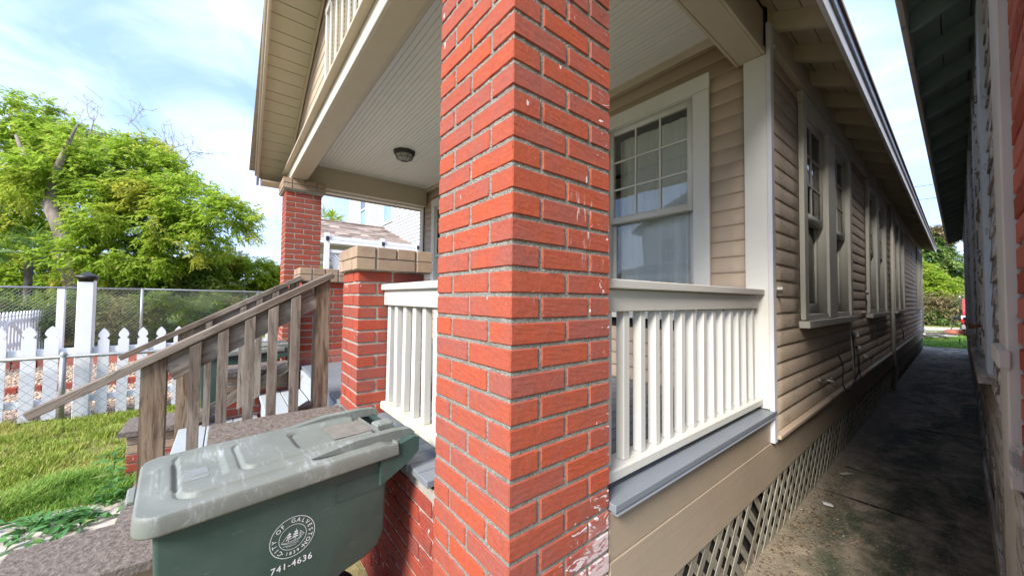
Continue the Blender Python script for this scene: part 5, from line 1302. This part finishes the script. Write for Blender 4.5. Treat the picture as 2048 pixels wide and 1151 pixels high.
V = [(x, min(max(y, 1.62), 2.64), z) for x, y, z in V]
tag(put('lattice', mesh_np('lattice', V, F, PVCW), ls), kind='stuff')
bx('lower_panel', ls, (-8.01, -7.99), (1.62, 3.46), (.2, 1.3), PVCW)
b_ = thing('lime_bush', 'small lime green bush between the far pillar and the lattice screen', 'bush', (-9.2, 1.75, 0)); crown('foliage', b_, [(-9.2, 1.72, 1.6, .45), (-9.2, 1.75, .9, .5)], 5000, .09, LEAFC, slen=.2); put('stems', tube_mesh('stems', [(-9.2, 1.7, 0), (-9.2, 1.7, 1.4)], .03, BARK), b_)

# ------------------------------------------------------------------ weathered neighbour house on the right of the alley
N = thing('weathered_house', 'weathered neighbouring house with peeling boards and dark green eaves along the right of the alley', 'house', (2, 8, 0))
NX = .10; NE = 16.4
put('wall_core', mesh_np('wall_core', *multi_box([((NX+.05, NX+.09), (2.2, NE), (.0, 3.3)), ((NX+.09, 5), (NE-.1, NE), (0, 3.3)), ((NX+.09, 5), (2.2, 2.3), (0, 3.3))]), DARK), N)
z = .62; row = 0
nopen = [(3.12, 4.98, 1.10, 3.0), (6.3, 7.7, 1.15, 3.0), (9.5, 10.8, 1.15, 3.0), (12.6, 13.7, 1.15, 3.0)]
while z < 3.2:
    for (s, e) in strips(2.62, NE, z, z+.115, nopen):
        cu = [s]; nx_ = s+R.uniform(1.5, 3.5)
        while nx_ < e-.8: cu.append(nx_); nx_ += R.uniform(1.8, 3.5)
        cu.append(e)
        for a, b in zip(cu, cu[1:]):
            me = siding_mesh('x', b-a-.004, .115, NBP if R.random() < .7 else NBW, .0035, row*5+a, max(3, int((b-a)*5)), .013)
            o = put('siding_board', me, N, (NX+.018, (a+b)/2, z)); o.scale = (-1, 1, 1)
    z += .115; row += 1
for (a, b, c, d_), lb in zip(nopen, ('first window of the grey house, covered by a speckled peeling board', 'second window of the grey house', 'third window of the grey house', 'far window of the grey house')):
    w = bx('window', N, (NX+.01, NX+.045), (a+.26, b-.26), (c+.02, d_), NBSP, label=lb)
    bx('casing', w, (NX-.012, NX+.03), (a, a+.25), (c-.08, d_+.1), NBB, .003); bx('casing', w, (NX-.005, NX+.03), (b-.25, b), (c-.04, d_+.1), NBB, .003)
    bx('sill', w, (NX-.045, NX+.03), (a-.03, b+.03), (c-.085, c-.04), NBW, .003)
    for k in (1, 2, 3): bx('batten', w, (NX-.008, NX+.01), (a+.26+(b-a-.52)*k/4-.02, a+.26+(b-a-.52)*k/4+.02), (c+.02, d_), NBP)
put('rusty_hook', tube_mesh('rusty_hook', [(NX, 4.1, 1.28), (NX-.04, 4.1, 1.27), (NX-.05, 4.2, 1.26), (NX-.045, 4.4, 1.27)], .012, mat_simple('rust', (.30, .12, .05), .9, (.16, .07, .04), 60)), N)
y = 2.63
while y < NE:
    e = min(y+R.uniform(1.3, 2.6), NE); zz = .20+R.uniform(-.02, .03)
    for k in range(3):
        bx('skirt_board', N, (NX+.02, NX+.048), (y, e-.006), (zz+k*.145, zz+k*.145+.14), NBW if R.random() < .6 else NBP, .003, rot=(R.uniform(-.02, .02), 0, 0))
    y = e
for (y, l, a) in ((2.75, .62, .05), (2.98, .60, -.06), (3.3, .45, .12), (3.65, .5, -.1), (4.6, .4, .1), (5.6, .42, -.05), (6.3, .4, .08)):
    o = put('loose_plank', box_mesh(.02, .20, l, NBW, .003), N, (NX+.025, y, l/2-.01), (a, -.02, 0))
bx('foot_plank', N, (NX-.0, NX+.02), (3.0, 4.9), (.0, .16), NBW, .004, rot=(.015, 0, .004))
# corner board, post and brick pillar of its porch
bx('corner_board', N, (NX-.002, NX+.06), (1.905, 2.41), (.34, 3.2), NBZ, .004, label='wide grey weathered corner board with flaking paint spots'); bx('corner_board', N, (NX-.02, NX+.05), (1.70, 1.90), (.92, 3.2), NBZ, .004)
bx('corner_board', N, (NX-.0, NX+.06), (1.925, 2.38), (.0, .335), NBZ, .004); bx('cross_board', N, (NX-.035, NX-.0125), (1.69, 2.02), (1.25, 1.30), NBZ, .003)
bx('corner_board', N, (NX-.004, NX+.05), (1.70, 1.9), (.02, .90), NBW, .004)
bx('gap_shade_strip', N, (NX+.03, NX+.05), (2.415, 2.62), (.0, 3.2), DARK)  # near-black strip paints the shadow in the groove beside the corner board
np_ = thing('brick_pillar', 'rosy red brick pillar at the extreme right edge, belonging to the neighbouring house', 'pillar', (NX+.2, 1.48, 0))
put('mortar', rough_core((NX+.007, NX+.40), (1.285, 1.683), (0, 3.0), MOR, .03, .004, 'xXyY'), np_)
for k in range(43): pinwheel_course(np_, (NX, NX+.408), (1.278, 1.69), .03+k*BH, k % 2 == 1, BRN if k % 3 else BR2, 1)
# eave
def nunder(x): return 3.235+.45*(x-NX)*1.0 if x > NX else 3.235+.45*(x-NX)
NEX = -.172
nr_ = prism_mesh('rafter_tail', [(NX+.1, nunder(NX+.1)), (NEX+.01, nunder(NEX+.01)), (NEX+.01, nunder(NEX+.01)+.12), (NX+.1, nunder(NX+.1)+.12)], 'y', -.022, .022, NBE)
y = .5
while y < NE+.3: put('rafter_tail', nr_, N, (0, y, 0), (0, 0, R.uniform(-.01, .01))); y += .56
for k in range(3):
    a, b = NEX+.01+k*.125, NEX+.01+(k+1)*.125-.007
    put('eave_board', prism_mesh('eave_board', [(a, nunder(a)+.121), (b, nunder(b)+.121), (b, nunder(b)+.14), (a, nunder(a)+.14)], 'y', .1, NE+.45, NBE), N)
y = .1
while y < NE+.4: e = min(y+3.6, NE+.45); bx('fascia', N, (NEX-.018, NEX+.008), (y, e-.004), (nunder(NEX)-.035, nunder(NEX)+.13), NBZ, .004); y = e
put('roof', prism_mesh('roof', [(NEX-.03, nunder(NEX)+.142), (2.9, 4.6), (2.9, 4.66), (NEX-.03, nunder(NEX)+.175)], 'y', .05, NE+.5, SHING), N)
put('roof', prism_mesh('roof', [(2.9, 4.66), (2.9, 4.6), (5.6, 3.2), (5.6, 3.26)], 'y', .05, NE+.5, SHING), N)
bx('wall_plate', N, (NX-.005, NX+.045), (1.69, NE), (3.19, 3.36), NBE); bx('porch_beam', N, (NX, NX+.2), (.5, 1.69), (3.0, 3.2), NBZ)

# ------------------------------------------------------------------ beyond the alley
V, F = [], []
tag(blades('back_grass', 26000, (-2.6, 2.2), (18.2, 27), .10, GRASS2, lambda a, b: 1, w=.012), 'bright green grass beyond the end of the alley', 'grass', kind='stuff')
sheet('dirt_lane', (-12, 12), (29, 33.5), .0, mat_simple('pale_dirt', (.50, .42, .32), .95, (.40, .33, .25), 2, .3), (1, 1))
db = thing('brush_pile', 'pile of bleached boards and branches on the grass past the alley', 'debris', (-.7, 22, 0))
for k in range(22):
    a = R.uniform(0, 3.14); x, y = -.72+R.gauss(0, .25), 22+R.gauss(0, .9); l = R.uniform(.5, 1.3)
    put('broken_board', box_mesh(.09, round(l, 1), .03, PAV if k % 2 else OLD, .003), db, (x, y, .05+R.uniform(0, .22)), (R.uniform(-.2, .25), R.uniform(-.2, .2), a))
mw = thing('old_mower', 'small mower with rusty round deck on the grass by the red truck', 'mower', (-.12, 24.5, 0))
RUST = mat_simple('rusty_red', (.38, .12, .07), .8, (.25, .10, .06), 20)
put('deck', lathe([(0, .26), (.22, .24), (.34, .16), (.36, .06), (.30, .05)], 16, RUST), mw, (-.12, 24.5, .06))
for a in (-.2, .2): pole('handle', mw, (-.12+a*.6, 24.6, .28), (.12+a*.5, 25.3, 1.0), .014, BLACKP)
for dx, dy in ((-.3, .2), (.3, .2), (-.3, -.25), (.3, -.25)): put('wheel', lathe([(0, -.02), (.09, -.02), (.09, .02), (0, .02)], 12, TYRE), mw, (-.12+dx, 24.5+dy, .09), (0, math.pi/2, 0))
tag(put('crate', prism_mesh('crate', [(0, 0), (.30, 0), (.30, .26), (.27, .26), (.27, .03), (.03, .03), (.03, .26), (0, .26)], 'y', 0, .4, mat_simple('brown_crate', (.22, .15, .10), .9))), 'small brown box at the right side of the far alley end', 'box').location = (-.02, 19.2, 0)
# pickup
REDP = mat_simple('red_car_paint', (.42, .015, .02), .25, spec=.6)
tk = thing('red_pickup', 'red pickup truck partly hidden by the right hand house, rear corner showing', 'truck', (.95, 27, 0))
prof = [(0, .42), (0, .98), (1.9, 1.0), (1.95, 1.02), (2.25, 1.62), (3.5, 1.66), (4.0, 1.10), (5.2, 1.0), (5.3, .6), (5.2, .40), (4.75, .40), (4.65, .62), (4.3, .74), (3.95, .62), (3.85, .40), (1.45, .40), (1.35, .62), (1.0, .74), (.65, .62), (.55, .40)]
bm = bmesh.new(); bm.free()
put('body', prism_mesh('body', [(24+a, b) for a, b in prof], 'x', .10, 1.86, REDP), tk)
for z_, m_ in (((.62, .78), mat_simple('tail_lens_red', (.6, .02, .02), .2)), ((.79, .93), mat_simple('tail_lens_white', (.8, .8, .78), .2))): bx('tail_light', tk, (.045, .20), (23.975, 24.05), z_, m_, .006)
bx('bumper', tk, (.05, 1.87), (23.86, 23.99), (.36, .55), METAL, .02); bx('side_window', tk, (.052, .059), (26.4, 27.5), (1.1, 1.56), BLACKP); bx('tailgate', tk, (.25, 1.68), (23.985, 24.0), (.58, .95), REDP, .004)
for y_ in (25, 28.3):
    for x_ in (.16, 1.76): put('wheel', lathe([(0, -.11), (.2, -.11), (.33, -.10), (.34, 0), (.33, .10), (.2, .11), (0, .11)], 20, TYRE), tk, (x_, y_, .34), (0, math.pi/2, 0))
s_ = thing('vine_thicket', 'brown and green vine thicket along the far side of the dirt lane', 'hedge', (-1, 37, 0))
crown('foliage', s_, [(x*1.0, 37+R.uniform(-.8, .8), R.uniform(.6, 1.3), 1.0, .8, .9) for x in np.arange(-6, 6, .7)], 26000, .17, DRY, slen=.5, gap=-.3)
crown('green_foliage', s_, [(x*1.0, 36.6+R.uniform(-.8, .8), R.uniform(.3, .9), .8, .6, .7) for x in np.arange(-6, 2, 1.1)], 9000, .16, LEAFD, slen=.5, gap=-.1)
for (nm, lb, c, n, m, sz) in (('round_tree', 'bright green round tree above the thicket past the alley', [(-2.2, 38.5, 3.0, 1.5), (-1.2, 38.2, 2.6, 1.1), (-3.4, 38.5, 3.3, 1.6)], 16000, LEAFA, .26),
                             ('shade_tree', 'taller grey green tree behind the bright one past the alley', [(-2.4, 44, 5.6, 1.9), (-1.0, 44, 4.4, 1.3), (-4.5, 44, 6.0, 2.2), (-.5, 44.4, 3.4, 1.1)], 20000, LEAFD, .30)):
    s_ = thing(nm, lb, 'tree', c[0][:2]+(0,)); crown('crown', s_, c, n, sz, m, slen=.6); put('trunk', tube_mesh('trunk', [c[0][:2]+(0,), c[0][:3]], .16, BARK), s_)
s_ = thing('vine_covered_trunk', 'tall trunk wrapped in vines with a brownish crown, past the alley', 'tree', (-.75, 44, 0))
put('trunk', tube_mesh('trunk', [(-.75, 44, 0), (-.72, 44, 6.6)], .18, BARK), s_); crown('vines', s_, [(-.72, 44, z_, .45, .45, .55) for z_ in np.arange(1, 6, .6)], 9000, .22, LEAFD, slen=.3, gap=-.4); crown('crown', s_, [(-.8, 44, 6.8, .9, .9, .7), (-1.2, 44, 6.3, .6)], 5000, .24, DRY, slen=.4, gap=-.4)
bb = thing('blue_grey_building', 'low blue grey building with a band of white windows beyond the thicket', 'building', (2, 54, 0))
BG = mat_simple('blue_grey_wall', (.13, .17, .25), .8)
bx('wall', bb, (-1.6, 9), (53, 58), (0, 2.78), BG); bx('roof', bb, (-1.8, 9.2), (52.7, 58.3), (2.79, 2.95), mat_simple('grey_roof', (.35, .36, .40), .8))
for k in range(9): bx('window', bb, (-.9+k*.42, -.9+k*.42+.32), (52.96, 52.995), (1.95, 2.2), PVCW)
bx('door_trim', bb, (-1.5, -.4), (52.96, 52.995), (1.2, 1.4), PVCW)
ac = thing('rooftop_unit', 'white louvred air unit box standing above the blue grey roof', 'air conditioner', (.1, 50, 0))
bx('cabinet', ac, (-.35, .8), (50, 50.8), (2.85, 3.75), PVCW, .02)
for k in range(3): bx('grille', ac, (-.27+k*.34, -.01+k*.34), (49.97, 49.995), (2.98, 3.62), METAL)
for a in (-.25, .7): pole('leg', ac, (a, 50.4, 0), (a, 50.4, 2.85), .04)
for k, (z_, y_) in enumerate(((7.9, 30), (7.25, 30.5))):
    tag(put('power_line', tube_mesh('power_line', [(-14, y_, z_+.5), (-7, y_, z_+.12), (0, y_, z_), (7, y_, z_+.15), (14, y_, z_+.5)], .012, BLACKP, 5)), ('upper' if k == 0 else 'lower')+' of two thin wires crossing the sky above the alley', 'power line')

# ------------------------------------------------------------------ across the street (seen mirrored in the window glass)
oh = thing('white_gabled_house', 'white two storey gabled house across the street, mirrored in the porch window', 'house', (-8, -20, 0))
OW = [(-11.6, -10.7, 3.9, 5.3), (-9.3, -8.2, 3.9, 5.3), (-6.6, -5.6, 3.9, 5.3)]
put('wall', lapped('y', -16, 1, -12.9, -3.1, 0, 6.0, .2, OW, VINW, .02), oh); put('wall', mesh_np('wall', *multi_box([((-12.9, -3.1), (-26, -16.05), (0, 6))]), VINW), oh)
put('gable', prism_mesh('gable', [(-12.9, 6.0), (-3.1, 6.0), (-8, 8.3)], 'y', -16.05, -16, VINW), oh)
GR = mat_simple('grey_roofing', (.22, .22, .24), .9)
for a, b in ((-13.4, -8), (-2.6, -8)): put('roof', prism_mesh('roof', [(a, 5.85), (b, 8.4), (b, 8.6), (a, 6.05)], 'y', -26.3, -15.4, GR), oh)
for (a, b, c, d_) in OW:
    w = bx('window', oh, (a, b), (-16.04, -16.02), (c, d_), mat_simple('shaded_pane', (.10, .12, .13), .2))
    for q, z_ in (((a-.1, a), (c-.1, d_+.1)), ((b, b+.1), (c-.1, d_+.1)), ((a, b), (c-.1, c)), ((a, b), (d_, d_+.1)), ((a, b), ((c+d_)/2-.03, (c+d_)/2+.03))): bx('window_frame', w, q, (-16.01, -15.96), z_, PVCW)
put('porch_roof', prism_mesh('porch_roof', [(-14.0, 3.3), (-16, 3.75), (-16, 3.5), (-14.0, 3.05)], 'x', -13.2, -2.8, GR), oh); bx('porch_beam', oh, (-13.1, -2.9), (-14.2, -14.05), (2.7, 3.05), PVCW)
for k in range(5): bx('porch_column', oh, (-13+k*2.45, -12.8+k*2.45), (-14.2, -14.02), (0, 2.7), PVCW)
ol = thing('low_dark_roof_house', 'low house with a dark roof across the street, left of the white gabled one', 'house', (-20, -22, 0))
bx('wall', ol, (-25, -15.5), (-27, -18), (0, 2.5), mat_simple('grey_house_wall', (.34, .35, .36), .8)); put('roof', prism_mesh('roof', [(-17.4, 2.45), (-22.5, 3.9), (-27.6, 2.45)], 'x', -25.5, -15, GR), ol)
for k in range(3): bx('window', ol, (-24+k*3, -22.6+k*3), (-17.99, -17.96), (1, 2.1), BLACKP)
s_ = thing('street_tree', 'street tree across the road, beside the white gabled house', 'tree', (1, -17, 0)); crown('crown', s_, [(1, -17, 4.5, 2.2), (3, -18, 4.0, 2), (-.5, -17, 3.6, 1.4)], 14000, .28, LEAFD, slen=.6); put('trunk', tube_mesh('trunk', [(1, -17, 0), (1, -17, 4)], .2, BARK), s_)
